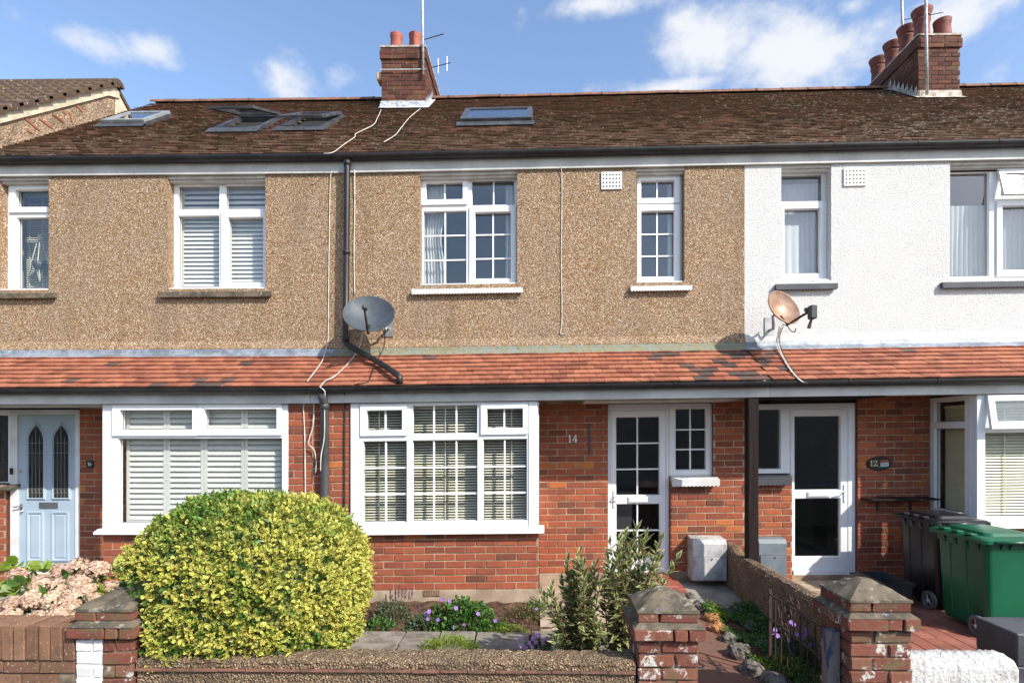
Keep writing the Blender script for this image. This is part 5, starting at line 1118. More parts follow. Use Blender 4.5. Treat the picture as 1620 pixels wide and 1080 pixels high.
# plantation shutters in the left house: stiles, rails and each louvre
def shutters(label, panels, z0, z1, Y, pitch, rails=()):
    xa, xb = panels[0][0], panels[-1][1]; root = thing('plantation_shutter', ((xa+xb)/2, Y, z0+sh((xa+xb)/2)), label, 'shutter', 'louvred shutters')
    for x0, x1 in panels:
        st = .038
        f = MB(); f.plate((x0, x1, z0, z1), [(x0+st, x1-st, a, b_) for a, b_ in zip([z0+.06]+[r+.03 for r in rails], [r-.03 for r in rails]+[z1-.06])], Y, Y+.028); fo = f.build('shutter_panel', M['shutter'], root)
        L = x1-x0-2*st-.004; t = R(58); hw = pitch*.60; me = bpy.data.meshes.new('louvre')
        pr = [(-hw*math.cos(t), -hw*math.sin(t)), (-.004, .004), (hw*math.cos(t), hw*math.sin(t)), (.004, -.004)]
        me.from_pydata([(s_*L/2, y, z) for s_ in (-1, 1) for y, z in pr], [], [(0, 4, 5, 1), (1, 5, 6, 2), (2, 6, 7, 3), (3, 7, 4, 0), (0, 1, 2, 3), (7, 6, 5, 4)]); me.materials.append(M['shutter'])
        for a, b_ in zip([z0+.06]+[r+.03 for r in rails], [r-.03 for r in rails]+[z1-.06]):
            n = int((b_-a)/pitch); pt = (b_-a)/n
            for i in range(n): inst('louvre', me, fo, ((x0+x1)/2, Y+.014, a+pt*(i+.5)+sh((x0+x1)/2)))
    return root
SY = BY+.10; e_ = [PX(p, SY) for p in (200, 264, 323, 387, 450)]
shutters('white louvred shutters filling the left bay window behind the yellow bush', [(e_[0], e_[1]-.003), (e_[1], e_[2]-.003), (e_[2], e_[3]-.003), (e_[3], e_[4])], .83, 2.19, SY, .062, (PZ(320, 690, SY),))
SY = .24; e_ = [PX(p, SY) for p in (286, 352, 432)]
shutters('white louvred shutters in the wide bedroom window of the left house', [(e_[0], e_[1]-.003), (e_[1], e_[2])], PZ(350, 460, SY), PZ(350, 292, SY), SY, .055, (PZ(350, 336, SY),))
# hanging plant in the narrow left bedroom window
hp = at(63, 421, .35); HPt = thing('hanging_planter', hp, 'small plant in a white knotted hanger inside the narrow left bedroom window', 'planter')
MB(False).lathe(hp, [(0, -.05), (.05, -.045), (.075, 0), (.08, .06), (.07, .06), (.06, .0), (0, -.02)], 14).build('pot', M['box_grey'], HPt, True)
b = MB(False)
for k in range(4):
    a = k*math.pi/2+.5; b.tube([(hp[0]+.01*math.cos(a), hp[1], hp[2]+.42), (hp[0]+.085*math.cos(a), hp[1]+.085*math.sin(a), hp[2]+.05), (hp[0]+.03*math.cos(a), hp[1]+.03*math.sin(a), hp[2]-.06), (hp[0], hp[1], hp[2]-.2)], .006, 5)
b.build('cord_hanger', M['wire_white'], HPt)
blind('venetian_blind', PX(25, .3), PX(80, .3), PZ(50, 458, .3), PZ(50, 300, .3), .30+.16, .03, .028, 50, M['blind_white'], 'pale venetian blind behind the hanging plant in the narrow left bedroom window')

# ------------------------------------------------------------------ garden walls and pillars
PF, PD = -3.6, .365
def oldbrick(L, H, Dp, mat): return rough_brick(L, H, Dp, .006, .004, 'brick', mat)
def pillar(x0, x1, zc, label, paint_left=0.):
    root = thing('gate_pillar', ((x0+x1)/2, PF+PD/2, -.1), label, 'pillar', 'brick garden pillars')
    y0, y1 = PF, PF+PD
    core = MB(False); core.box(x0+.012, x1-.012, y0+.012, y1-.012, -.1, zc+.10); core.build('mortar_core', M['mortar_dark'], root)
    if paint_left: MB(False).box(x0+.002, x0+paint_left, y0+.0095, y0+.0117, -.1, zc-.012).build('painted_mortar', M['brick_white'], root)
    W = x1-x0; k = 0; z = zc-.0805
    while z > -.12:
        cut = x0+W*(.62 if k % 2 else .37)
        def br(xa, xb, ya, yb):
            mt = M['brick_white'] if paint_left and xb <= x0+paint_left+.02 else M['brick_old']
            o = inst('brick', oldbrick(xb-xa, .069, yb-ya, mt), root, ((xa+xb)/2+random.uniform(-.003, .003), ya+random.uniform(-.003, .003), z), (0, random.uniform(-.01, .01), random.uniform(-.012, .012)))
        if paint_left:
            ps = x0+paint_left
            if k % 2: br(x0, ps-.005, y0, y0+.115); br(ps+.005, x1, y0, y0+.115)
            else: br(x0, x0+.10, y0, y0+.115); br(x0+.11, ps-.005, y0, y0+.115); br(ps+.005, ps+.075, y0, y0+.115); br(ps+.085, x1, y0, y0+.115)
        else: br(x0, cut-.006, y0, y0+.115); br(cut+.006, x1, y0, y0+.115)
        br(x0, x0+.11, y0+.127, y1); br(x1-.11, x1, y0+.127, y1)
        z -= .0805; k += 1
    # oversailing course, sloped fillet, upper course, pyramid cap
    e = .034; z = zc+.004
    for xa, xb in ((x0-e, x0+W*.56), (x0+W*.56+.010, x0+W*.80), (x0+W*.80+.010, x1+e)):
        inst('brick', oldbrick(xb-xa, .068, .12, M['brick_old']), root, ((xa+xb)/2, y0-e+random.uniform(-.004, .004), z), (0, random.uniform(-.01, .01), random.uniform(-.01, .01)))
    for xa in (x0-e, x1+e-.13): inst('brick', oldbrick(.13, .068, PD+2*e-.13, M['brick_old']), root, (xa+.065, y0-e+.13, z))
    z2 = z+.069
    b = MB(False); o = [(x0-e, y0-e), (x1+e, y0-e), (x1+e, y1+e), (x0-e, y1+e)]; i_ = [(x0+.012, y0+.012), (x1-.012, y0+.012), (x1-.012, y1-.012), (x0+.012, y1-.012)]
    b.add([(x, y, z2+.002) for x, y in o]+[(x, y, z2+.034) for x, y in i_], [(k_, (k_+1) % 4, (k_+1) % 4+4, k_+4) for k_ in range(4)]); b.build('fillet', M['cap'], root)
    z3 = z2+.032
    for xa, xb in ((x0, x0+W*.34), (x0+W*.34+.01, x1)): inst('brick', oldbrick(xb-xa, .058, .115, M['brick_old']), root, ((xa+xb)/2, y0+random.uniform(-.004, .004), z3), (0, random.uniform(-.012, .012), 0))
    for xa in (x0, x1-.115): inst('brick', oldbrick(.115, .058, PD-.125, M['brick_old']), root, (xa+.0575, y0+.125, z3))
    z4 = z3+.06; b = MB(False); n = 7; p = []
    g = .006
    
    for j in range(n+1):
        for i in range(n+1):
            u, v_ = i/n, j/n; h = .105*(1-max(abs(2*u-1), abs(2*v_-1)))**.9+.012
            p.append((x0-g+(W+2*g)*u, y0-g+(PD+2*g)*v_, z4+h+random.uniform(-.006, .006)))
    m = n+1; f = [(j*m+i, j*m+i+1, (j+1)*m+i+1, (j+1)*m+i) for j in range(n) for i in range(n)]
    edge = [i for i in range(m)]+[j*m+n for j in range(1, m)]+[n*m+i for i in range(n-1, -1, -1)]+[j*m for j in range(n-1, 0, -1)]
    q = len(p); p += [(p[k_][0], p[k_][1], z4-.002) for k_ in edge]; f += [(edge[k_], q+k_, q+(k_+1) % len(edge), edge[(k_+1) % len(edge)]) for k_ in range(len(edge))]
    b.add(p, f); b.recalc = True; b.build('cap', M['cap'], root)
    return root
LP0, LP1 = PX(119, PF), PX(208, PF)-.0; GP0, GP1 = PX(1010, PF), PX(1105, PF); RP0, RP1 = PX(1346, PF), PX(1442, PF)
pillar(LP0, LP1, .628, 'brick pillar left of the yellow bush with its left half painted white', .165)
pillar(GP0, GP1, .636, 'weathered brick pillar left of the path with flaking white paint')
pillar(RP0, RP1, .706, 'taller brick pillar right of the iron gate with pale mortar patches')
# patch of bare mortar smeared over the right pillar
def lumpy(name, pts_fn, nx, ny, mat, parent, amp, close=None):
    b = MB(False)
    for j in range(ny+1):
        for i in range(nx+1): b.v.append(pts_fn(i/nx, j/ny, random.uniform(-amp, amp)))
    b.f = [(j*(nx+1)+i, j*(nx+1)+i+1, (j+1)*(nx+1)+i+1, (j+1)*(nx+1)+i) for j in range(ny) for i in range(nx)]; return b.build(name, mat, parent, True)
# low front wall of the middle garden: pebbled coping over a thin red tile course
wx0, wx1 = LP1+.02, GP0-.012
GWt = thing('garden_wall', ((wx0+wx1)/2, PF+.1, -.1), 'low pebbled cement garden wall in front of the yellow bush', 'wall')
def bar(name, x0, x1, y0, y1, z0, z1, mat, parent, amp, nx=60, rnd=.02):
    prof = [(y0, z0), (y0, z0+(z1-z0)*.33), (y0, z0+(z1-z0)*.66), (y0, z1-rnd), (y0+rnd*.5, z1-rnd*.2), (y0+rnd*1.5, z1), (y0+(y1-y0)*.5, z1+.004), (y1-rnd*1.5, z1), (y1-rnd*.5, z1-rnd*.2), (y1, z1-rnd), (y1, z0)]
    m = len(prof); b = MB(False)
    for i in range(nx+1):
        for y, z in prof: b.v.append((x0+(x1-x0)*i/nx+(random.uniform(-.3, .3)*(x1-x0)/nx if 0 < i < nx else 0), y+random.uniform(-amp, amp), z+random.uniform(-amp, amp)))
    b.f = [(i*m+k, (i+1)*m+k, (i+1)*m+k+1, i*m+k+1) for i in range(nx) for k in range(m-1)]+[tuple(range(m)), tuple(nx*m+k for k in range(m-1, -1, -1))]; b.recalc = True
    return b.build(name, mat, parent, False)
bar('wall_body', wx0, wx1, PF+.02, PF+.2, -.12, .425, M['garden_wall'], GWt, .005, 70, .005)
for i in range(18):
    a = wx0+(wx1-wx0)*i/18; MB(False).box(a+.003, a+(wx1-wx0)/18-.003, PF+.002+random.uniform(-.004, .004), PF+.215, .427, .441).build('creasing_tile', M['ridge'], GWt)
bar('coping', wx0, wx1, PF+.012, PF+.205, .442, .50, M['garden_wall'], GWt, .007, 90, .022)
# brick front wall of the left garden: soldiers over stretchers
BW = thing('garden_wall', (-3.6, PF+.1, -.1), 'brown brick front wall with upright coping bricks below the hydrangea', 'wall')
bw0, bw1 = -4.4, LP0-.012
MB(False).box(bw0, bw1, PF+.02, PF+.2, -.12, .695).build('mortar_core', M['mortar_dark'], BW)
me = [rough_brick(.066, .215, .21, .005, .003, 'brick', M['brick_tan']) for _ in range(4)]; ms = [rough_brick(.215, .066, .1, .005, .003, 'brick', M['brick_tan']) for _ in range(4)]
x = bw1-.034; k = 0
while x > bw0: inst('brick', random.choice(me), BW, (x, PF+random.uniform(-.003, .003), .487), (0, random.uniform(-.01, .01), 0)); x -= .0775
for r in range(7):
    x = bw1-.11-(r % 2)*.1125; z = .408-r*.0765
    while x > bw0: inst('brick', random.choice(ms), BW, (x, PF+.006+random.uniform(-.003, .003), z)); x -= .225
# dividing wall between the two right gardens
xw = 2.38
DW = MB(False); n = 60
for i in range(n+1):
    u = i/n; y = -.02-3.2*u; z = .50+.02*math.sin(u*9) if u > .03 else .52
    z = .535 if u < .10 else (.535-(u-.10)*.9 if u < .16 else .482+.12*max(0, u-.16))
    xo = xw-.10*u
    for dx_, dz in ((-.075, -.75), (-.08, -.35), (-.078, -.045), (-.05, -.008), (0, .006), (.05, -.008), (.078, -.045), (.08, -.35), (.075, -.75)):
        DW.v.append((xo+dx_+random.uniform(-.006, .006), y+random.uniform(-.01, .01), z+dz+random.uniform(-.007, .007)))
DW.f = [(i*9+k, (i+1)*9+k, (i+1)*9+k+1, i*9+k+1) for i in range(n) for k in range(8)]+[tuple(range(9)), tuple(n*9+k for k in range(8, -1, -1))]; DW.recalc = True
tag(DW.build('dividing_wall', M['garden_wall']), 'sloping rough pebbled wall dividing the rockery from the right house', 'wall')
# white wall and dark block right of the pillar
bar('white_front_wall', RP1+.012, 2.92, PF+.02, PF+.25, -.12, .515, M['white_lumpy'], None, .006, 44, .06)
bpy.data.objects['white_front_wall'].data.polygons.foreach_set('use_smooth', [True]*len(bpy.data.objects['white_front_wall'].data.polygons)); tag(bpy.data.objects['white_front_wall'], 'low lumpy white painted wall right of the taller pillar', 'wall')
DB = thing('block_wall', (3.6, -2.8, -.1), 'dark grey painted block wall at the right edge in front of the green bin', 'wall')
xd = PX(1561, -3.0)
MB(False).box(xd+.006, 4.6, -3.244, -2.906, -.1, .555).build('block_core', M['iron_black'], DB)
for r in range(3):
    for i in range(4):
        x0 = xd+i*.44-(r % 2)*.22; x1 = x0+.434; x0 = max(x0, xd)
        MB(False).box(x0, x1, -3.25, -2.90, .56-(r+1)*.22+.006, .56-r*.22, .008).build('block', M['dark_paint'], DB)

# ------------------------------------------------------------------ paths, step, paving
slab_block('garden_path', .99, 1.74, -3.7, -.72, -.1, .012, M['path'])
slab_block('concrete_pad', 1.70, 2.31, -1.02, -.03, -.08, .03, M['concrete_grey'])
slab_block('house_apron', .036, .985, -1.72, -.033, -.08, .02, M['concrete'])
ST = sub(H14, 'doorstep', M['red_step'], lambda b: (b.box(.86, 1.62, -.62, .04, -.05, .145, .012), b.box(1.622, 1.72, -.58, .0, -.05, .10, .01)), shear=False)
arc_ = [(1.20+.34*math.cos(math.pi*i/12), -.34-.2*math.sin(math.pi*i/12)) for i in range(13)]
b = MB(False); b.add([(x, y, .1465) for x, y in arc_]+[(.86, -.02, .1465), (1.54, -.02, .1465)][::-1], [tuple(range(15))]); b.recalc = True; b.build('worn_patch', M['mat_brown'], ST)
pv = slab_block('garden_paving', -2.6, .62, -2.42, -1.76, -.08, .0, M['soil'])
x = -2.58
while x < .55:
    w = random.choice((.28, .42, .5, .33))
    y = -2.41
    for d in ((.31, .32) if random.random() < .6 else (.64,)):
        o = inst('paving_slab', rough_brick(w-.015, .03, d-.012, .006, .005, 'paving_slab', M['slab']), pv, (x+w/2, y, random.uniform(.0, .01)), (random.uniform(-.01, .01), random.uniform(-.01, .01), random.uniform(-.012, .012))); y += d
    x += w
slab_block('strip_behind_wall', -2.6, .62, -3.4, -2.42, -.08, -.005, M['soil'])
slab_block('left_garden', -7.0, -2.6, -3.38, -.03, -.08, .0, M['concrete_grey'])
ty = slab_block('tiled_yard', 2.47, 7.5, -3.34, -.03, -.08, -.004, M['mortar_dark'])
qm = [rough_brick(.144, .012, .144, .002, .0008, 'yard_tile', M['quarry']) for _ in range(3)]
for i in range(11):
    for j in range(15):
        y = -2.72+j*.152; x = 2.62+i*.152
        inst('yard_tile', random.choice(qm), ty, (x+.072, y, -.002+random.uniform(0, .003)), (random.uniform(-.008, .008), random.uniform(-.008, .008), 0))
sub(H12, 'doorstep', M['concrete'], lambda b: b.box(3.12, 4.02, -.42, .04, -.05, .055, .008), shear=False)
# ------------------------------------------------------------------ rockery stones
def rock(x, y, z, s, label, mat=None):
    import bmesh
    bm = bmesh.new(); bmesh.ops.create_icosphere(bm, subdivisions=3, radius=1); o = [random.uniform(0, 50) for _ in range(3)]
    from mathutils import noise
    for v in bm.verts:
        p = v.co.copy(); k = 1+.35*noise.noise(p*1.3+Vector(o))+.14*noise.noise(p*3.7+Vector(o)); p *= k
        v.co = Vector((p.x*s[0], p.y*s[1], max(p.z*s[2], -.5*s[2])))
    me = bpy.data.meshes.new('rock'); bm.to_mesh(me); bm.free(); me.materials.append(mat or M['rock'])
    ob = bpy.data.objects.new('rock', me); link(ob, None, (x, y, z)); ob.rotation_euler = (0, 0, random.uniform(0, 3)); return tag(ob, label, 'rock', 'rockery stones')
orange = simple('orange_lichen_stone', rgb('b07a48'), rgb('8f6240'), 12, .9, 40, .8, .02)
RK = [(1092, 946, .07, 'pale stone touching the corner of the red step'), (1105, 962, .09, 'dark stone second from the red step along the path'), (1126, 980, .085, 'orange lichen-covered stone beside the path'), (1137, 996, .085, 'stone next below the orange one along the path'),
      (1153, 1012, .08, 'stone fourth from the gate along the path edge'), (1169, 1034, .12, 'long pale stone midway along the path edge'), (1192, 1062, .11, 'dark mossy stone along the path near the gate'), (1224, 1082, .11, 'pale stone beside the free end of the gate'),
      (1187, 992, .08, 'small grey stone in the middle of the rockery plants'), (1210, 990, .08, 'grey stone near the dividing wall in the rockery'), (1214, 1026, .09, 'grey stone among the rockery plants behind the gate')]
for px, py, s, lb in RK:
    x, y = PG(px, py, .02); rock(x, y, .03, (s*.95, s*.85, s*.72), lb, orange if 'orange' in lb else None)

# ------------------------------------------------------------------ leaves
def unit(a): return a/np.maximum(np.linalg.norm(a, axis=1, keepdims=True), 1e-9)
TEMPL = {  # outline half-width along the leaf, centre raised: (u across, v along, edge)
    'oval': ([(0, 0, 1), (-.42, .3, 1), (-.40, .68, 1), (0, 1, 1), (.40, .68, 1), (.42, .3, 1), (0, .48, 0)], [(0, 6, 1), (1, 6, 2), (2, 6, 3), (3, 6, 4), (4, 6, 5), (5, 6, 0)]),
    'lance': ([(0, 0, .7), (-.5, .4, 1), (0, 1, 1), (.5, .4, 1), (0, .42, 0)], [(0, 4, 1), (1, 4, 2), (2, 4, 3), (3, 4, 0)]),
    'petal': ([(0, 0, 0), (-.5, .45, .8), (-.25, .95, 1), (.25, .95, 1), (.5, .45, .8)], [(0, 4, 3, 2, 1)])}
def leaves(name, pos, axis, nrm, length, width, mat, parent, templ='oval', tone=None, cup=.12, kind='stuff', label=None, origin=None):
    T, Fq = TEMPL[templ]; n = len(pos); k = len(T); pos = np.asarray(pos, float)
    axis = unit(np.asarray(axis, float)); side = unit(np.cross(axis, np.asarray(nrm, float))); nn = np.cross(side, axis)
    length = np.broadcast_to(np.asarray(length, float), n)[:, None]; width = np.broadcast_to(np.asarray(width, float), n)[:, None]
    V = np.zeros((n, k, 3)); curl = rng.uniform(-.15, .35, n)[:, None]
    for i, (u, v, e) in enumerate(T):
        V[:, i] = pos+side*u*width*1.0+axis*v*length+nn*(-(abs(u)*2)*-cup*width-curl*length*v*v*.6)
    ed = np.tile(np.array([t[2] for t in T], float), n)
    base = (np.arange(n)*k)[:, None]
    loops = np.concatenate([np.array([i for f in Fq for i in f])[None, :]+base], 1).ravel()
    sizes = np.tile(np.array([len(f) for f in Fq]), n); starts = np.concatenate([[0], np.cumsum(sizes)[:-1]])
    vv = V.reshape(-1, 3); o = np.array(origin) if origin is not None else np.array([vv[:, 0].mean(), vv[:, 1].mean(), vv[:, 2].min()])
    me = bpy.data.meshes.new(name); me.vertices.add(n*k); me.vertices.foreach_set('co', (vv-o).ravel()); me.loops.add(len(loops)); me.loops.foreach_set('vertex_index', loops.astype(np.int32))
    me.polygons.add(len(sizes)); me.polygons.foreach_set('loop_start', starts.astype(np.int32)); me.polygons.foreach_set('loop_total', sizes.astype(np.int32)); me.update(calc_edges=True)
    for nm, val in (('edge', ed), ('rnd', np.repeat(rng.random(n), k)), ('rnd2', np.repeat(rng.random(n), k)), ('tone', np.repeat(tone if tone is not None else np.zeros(n), k))):
        a = me.attributes.new(nm, 'FLOAT', 'POINT'); a.data.foreach_set('value', val.astype(np.float32))
    me.materials.append(mat); me.validate()
    ob = bpy.data.objects.new(name, me); link(ob, parent, o); tag(ob, label, kind=kind); return ob
def rdir(n, up=0.): d = rng.normal(size=(n, 3)); d[:, 2] += up; return unit(d)
def sprig(tips, dirs, per, ln, spread=.9, gap=.012):
    """leaves in pairs along short shoots"""
    n = len(tips); P, A, Nn = [], [], []
    dirs = unit(dirs); s0 = unit(np.cross(dirs, rng.normal(size=(n, 3)))); s1 = np.cross(dirs, s0)
    for k in range(per):
        a = k*2.4+rng.uniform(0, 6.28, n); rad = s0*np.cos(a)[:, None]+s1*np.sin(a)[:, None]
        P.append(tips-dirs*gap*k+rad*.003); sp = spread*(.55+.5*k/per)+rng.normal(0, .15, n)
        ax = unit(dirs*np.cos(sp)[:, None]+rad*np.sin(sp)[:, None]); A.append(ax); Nn.append(unit(np.cross(np.cross(ax, dirs)+1e-6, ax)))
    return np.concatenate(P), np.concatenate(A), np.concatenate(Nn)

# golden variegated bush ------------------------------------------------
cx, cy, cz = PX(394, -3.02), -2.95, .755; A_, B_, C_ = .785, .65, .69
HB = thing('golden_bush', (cx, cy, .0), 'large rounded yellow and green variegated bush behind the low front wall', 'bush')
def surf(n, k=1., ex=2.7):
    d = unit(rng.normal(size=(n, 3))); r = (np.abs(d[:, 0])**ex+np.abs(d[:, 1])**ex+np.abs(d[:, 2])**ex)**(-1/ex); q = d*r[:, None]*k
    lump = 1+.02*np.sin(q[:, 0]*6.3+1)*np.sin(q[:, 2]*5.1)+.016*np.sin(q[:, 0]*13+q[:, 1]*9+q[:, 2]*11)
    q = q*lump[:, None]
    # narrower towards the foot, fuller shoulder on the right
    tz = np.clip((q[:, 2]+1)/2, 0, 1); w = .93+.09*np.sin(tz*math.pi)
    p = np.stack([q[:, 0]*A_*w, q[:, 1]*B_*w, q[:, 2]*C_], 1); g = np.stack([np.sign(q[:, 0])*np.abs(q[:, 0])**(ex-1)/A_, np.sign(q[:, 1])*np.abs(q[:, 1])**(ex-1)/B_, np.sign(q[:, 2])*np.abs(q[:, 2])**(ex-1)/C_], 1)
    return p+np.array([cx, cy, cz]), unit(g)
N_ = 11500
sp_, sn_ = surf(N_); sp_ = sp_+sn_*rng.normal(-.012, .016, N_)[:, None]
keep = (sn_[:, 1] < .55) | (rng.random(N_) < .35); sp_, sn_ = sp_[keep], sn_[keep]
dr_ = unit(sn_*1.0+rng.normal(0, .4, sn_.shape)+np.array([0, 0, .35]))
P_, Ax, Nm = sprig(sp_, dr_, 5, .04, 1.0, .010)
ok_ = ~((P_[:, 0] < LP1+.05) & (P_[:, 1] < PF+PD+.06) & (P_[:, 2] < .95)); P_, Ax, Nm = P_[ok_], Ax[ok_], Nm[ok_]
nl = len(P_); zrel = (P_[:, 2]-cz)/C_; xr = (P_[:, 0]-cx)/A_
patch = np.sin(P_[:, 0]*7.1+2.2)*np.sin(P_[:, 2]*8.3+.6)+.6*np.sin(P_[:, 0]*17+P_[:, 2]*15)+rng.normal(0, .35, nl)
tone = np.clip((patch-.75)*1.6, 0, 1)*.8; topg = np.clip((zrel-.52)*3.2, 0, 1)*np.clip(.75-xr*1.1+.35*np.sin(P_[:, 0]*19), 0, 1); tone = np.clip(np.maximum(tone, topg*(rng.random(nl) < .8)), 0, 1)
low_ = np.clip((-zrel-.25)*1.1, 0, 1)*(rng.random(nl) < .75); tone = np.clip(np.maximum(tone, low_*.7), 0, 1)
leaves('foliage', P_, Ax, Nm, rng.uniform(.018, .037, nl), rng.uniform(.013, .023, nl), M['leaf_hedge'], HB, 'oval', tone)
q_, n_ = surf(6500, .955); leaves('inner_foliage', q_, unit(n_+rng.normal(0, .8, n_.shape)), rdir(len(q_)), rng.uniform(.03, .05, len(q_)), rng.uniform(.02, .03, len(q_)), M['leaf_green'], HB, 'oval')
import bmesh
bm = bmesh.new(); bmesh.ops.create_icosphere(bm, subdivisions=4, radius=1)
for v in bm.verts:
    d = v.co.normalized(); ex = 2.7; r = (abs(d.x)**ex+abs(d.y)**ex+abs(d.z)**ex)**(-1/ex)*.91*(1+random.uniform(-.03, .03)); tz = min(1, max(0, (d.z*r+1)/2)); w = .93+.09*math.sin(tz*math.pi)
    v.co = Vector((d.x*r*A_*w, d.y*r*B_*w, d.z*r*C_))
me = bpy.data.meshes.new('light_block_core'); bm.to_mesh(me); bm.free(); me.materials.append(M['leaf_core']); o = bpy.data.objects.new('light_block_core', me); link(o, HB, (cx, cy, cz))  # solid core added inside the foliage to block light through it
b = MB(False)
for k in range(6): a = k*1.05; b.tube([(cx+.08*math.cos(a), cy+.06*math.sin(a), -.03), (cx+.2*math.cos(a), cy+.15*math.sin(a), .35), (cx+.5*math.cos(a), cy+.3*math.sin(a), .8)], [.022, .016, .006], 6)
b.build('stems', M['stem'], HB)

# hydrangea ------------------------------------------------
hy = -3.02; HX = at(95, 960, hy)
HYt = thing('hydrangea', (HX[0], hy, 0), 'hydrangea with faded pink and cream flower heads above the left brick wall', 'shrub')
zh = zc(0, 860, 4.908)
heads = [(140, 245, 80, 1, .5), (480, 215, 85, 1, .4), (610, 180, 95, .35, .45), (760, 205, 105, .25, .45), (860, 335, 62, .6, .3), (955, 325, 62, .4, .32), (330, 330, 100, .3, .2), (480, 330, 110, .25, .25), (620, 310, 90, .35, .25), (265, 430, 105, .15, .08), (420, 445, 110, .15, .1),
         (560, 425, 105, .2, .1), (690, 370, 85, .25, .2), (120, 470, 100, .75, .1), (90, 570, 105, .3, 0.), (300, 590, 95, .1, -.02), (455, 565, 105, .12, -.02), (545, 510, 80, .4, .03), (10, 500, 80, .9, .1), (740, 430, 60, .1, .15), (190, 610, 70, .2, -.02), (30, 620, 60, .3, 0)]
bst = MB(False)
for X_, Y_, r, pk, back in heads:
    px, py = zh(X_, Y_); c_ = np.array(at(px, py, hy+back*.9)); rr = r/4.908*(c_[1]+D0)/FPX*.84
    nf = 110; d = unit(rng.normal(size=(nf, 3))+np.array([0, -.55, .45])); fp = c_+d*rr*np.array([1, .9, .82])*rng.uniform(.86, 1.04, nf)[:, None]
    s0 = unit(np.cross(d, rng.normal(size=(nf, 3)))); s1 = np.cross(d, s0); Pp, Aa, Nn_ = [], [], []
    for k in range(4):
        a = k*math.pi/2+rng.uniform(-.2, .2, nf); rad = s0*np.cos(a)[:, None]+s1*np.sin(a)[:, None]
        Pp.append(fp); Aa.append(unit(rad+d*rng.uniform(.0, .7, nf)[:, None])); Nn_.append(d)
    leaves('flower_head', np.concatenate(Pp), np.concatenate(Aa), np.concatenate(Nn_), rng.uniform(.015, .025, nf*4), rng.uniform(.015, .022, nf*4), M['petal_hydrangea'], HYt, 'petal', tone=np.clip(rng.normal(pk*.9, .28, nf*4), 0, 1), kind='stuff')
    MB(False).lathe(tuple(c_), [(0, -rr*.7), (rr*.5, -rr*.5), (rr*.72, 0), (rr*.5, rr*.5), (0, rr*.68)], 10).build('flower_core', M['leaf_core'], HYt, True)  # added core, coloured dark so gaps between petals look shaded
    bst.tube([(HX[0]+random.uniform(-.2, .2), hy+.15, -.02), tuple(c_*np.array([.5, .5, .5])+np.array([HX[0], hy+.15, .2])*.5), tuple(c_-np.array([0, -.02, rr*.6]))], .007, 5)
bst.build('stems', M['stem'], HYt)
lp = []
for px, py, bk in [(8, 925, .3), (20, 938, .35), (5, 945, .2), (35, 932, .4), (12, 905, .6), (45, 922, .5), (55, 925, .5), (30, 950, .3), (60, 905, .62), (70, 898, .6), (78, 905, .55), (25, 897, .7), (38, 894, .7), (142, 918, .35), (150, 925, .3), (155, 930, .28), (178, 908, .5), (172, 900, .5), (160, 937, .25), (165, 940, .2), (20, 982, .1), (45, 986, .1), (112, 985, .0), (125, 988, .0), (140, 950, .1), (5, 960, .2), (3, 935, .3), (48, 940, .35)]:
    for _ in range(5): p = np.array(at(px+random.uniform(-9, 9), py+random.uniform(-7, 7), hy+bk+random.uniform(-.05, .1))); lp.append(p)
lp = np.array(lp); leaves('foliage', lp, rdir(len(lp), .1)*np.array([1, .6, .5])+np.array([0, -.35, 0]), np.tile([0, -.5, 1.], (len(lp), 1))+rng.normal(0, .35, (len(lp), 3)), rng.uniform(.08, .13, len(lp)), rng.uniform(.06, .09, len(lp)), M['leaf_lime'], HYt, 'oval')
lp2 = np.array([HX[0], hy+.25, .45])+rng.normal(0, 1, (500, 3))*np.array([.33, .14, .16]); leaves('lower_foliage', lp2, rdir(500), rdir(500, 1.), rng.uniform(.07, .12, 500), rng.uniform(.05, .08, 500), M['leaf_green'], HYt, 'oval')

# stemmed shrubs with cream-edged leaves ------------------------------------------------
def stem_shrub(label, base, stems, mat, ln, wd, per, name='shrub', smat='stem_red', cat='shrub', grp=None):
    root = thing(name, base, label, cat, grp); b = MB(False); P, A, Nn = [], [], []
    for tx, ty, tz, dens in stems:
        p0 = Vector(base)+Vector((random.uniform(-.05, .05), random.uniform(-.05, .05), 0)); p2 = Vector((tx, ty, tz)); p1 = p0.lerp(p2, .5)+Vector((random.uniform(-.05, .05), random.uniform(-.05, .05), .06))
        path = [(1-t)**2*p0+2*t*(1-t)*p1+t*t*p2 for t in [i/8 for i in range(9)]]; b.tube(path, [.007-.0045*i/8 for i in range(9)], 5)
        n = int(per*dens)
        for k in range(n):
            t = 1-.82*(k/n)**1.15; t = max(.1, min(1, t)); i = min(int(t*8), 7); f = t*8-i; q = path[i].lerp(path[i+1], f); d = (path[i+1]-path[i]).normalized()
            a = k*2.4+random.uniform(-.4, .4); s_ = d.orthogonal().normalized(); s2 = d.cross(s_); rad = s_*math.cos(a)+s2*math.sin(a); sp = .75+.5*(1-t)*1.6+random.uniform(-.3, .4) if t < .97 else random.uniform(.1, .5)
            ax = (d*math.cos(sp)+rad*math.sin(sp)).normalized(); P.append(q); A.append(ax); Nn.append((d-ax*d.dot(ax)+Vector((1e-4, 0, 0))).normalized())
    b.build('stems', M[smat], root); n = len(P); leaves('foliage', np.array(P), np.array(A), np.array(Nn), rng.uniform(ln*.7, ln*1.2, n), rng.uniform(wd*.7, wd*1.2, n), mat, root, 'lance')
    return root
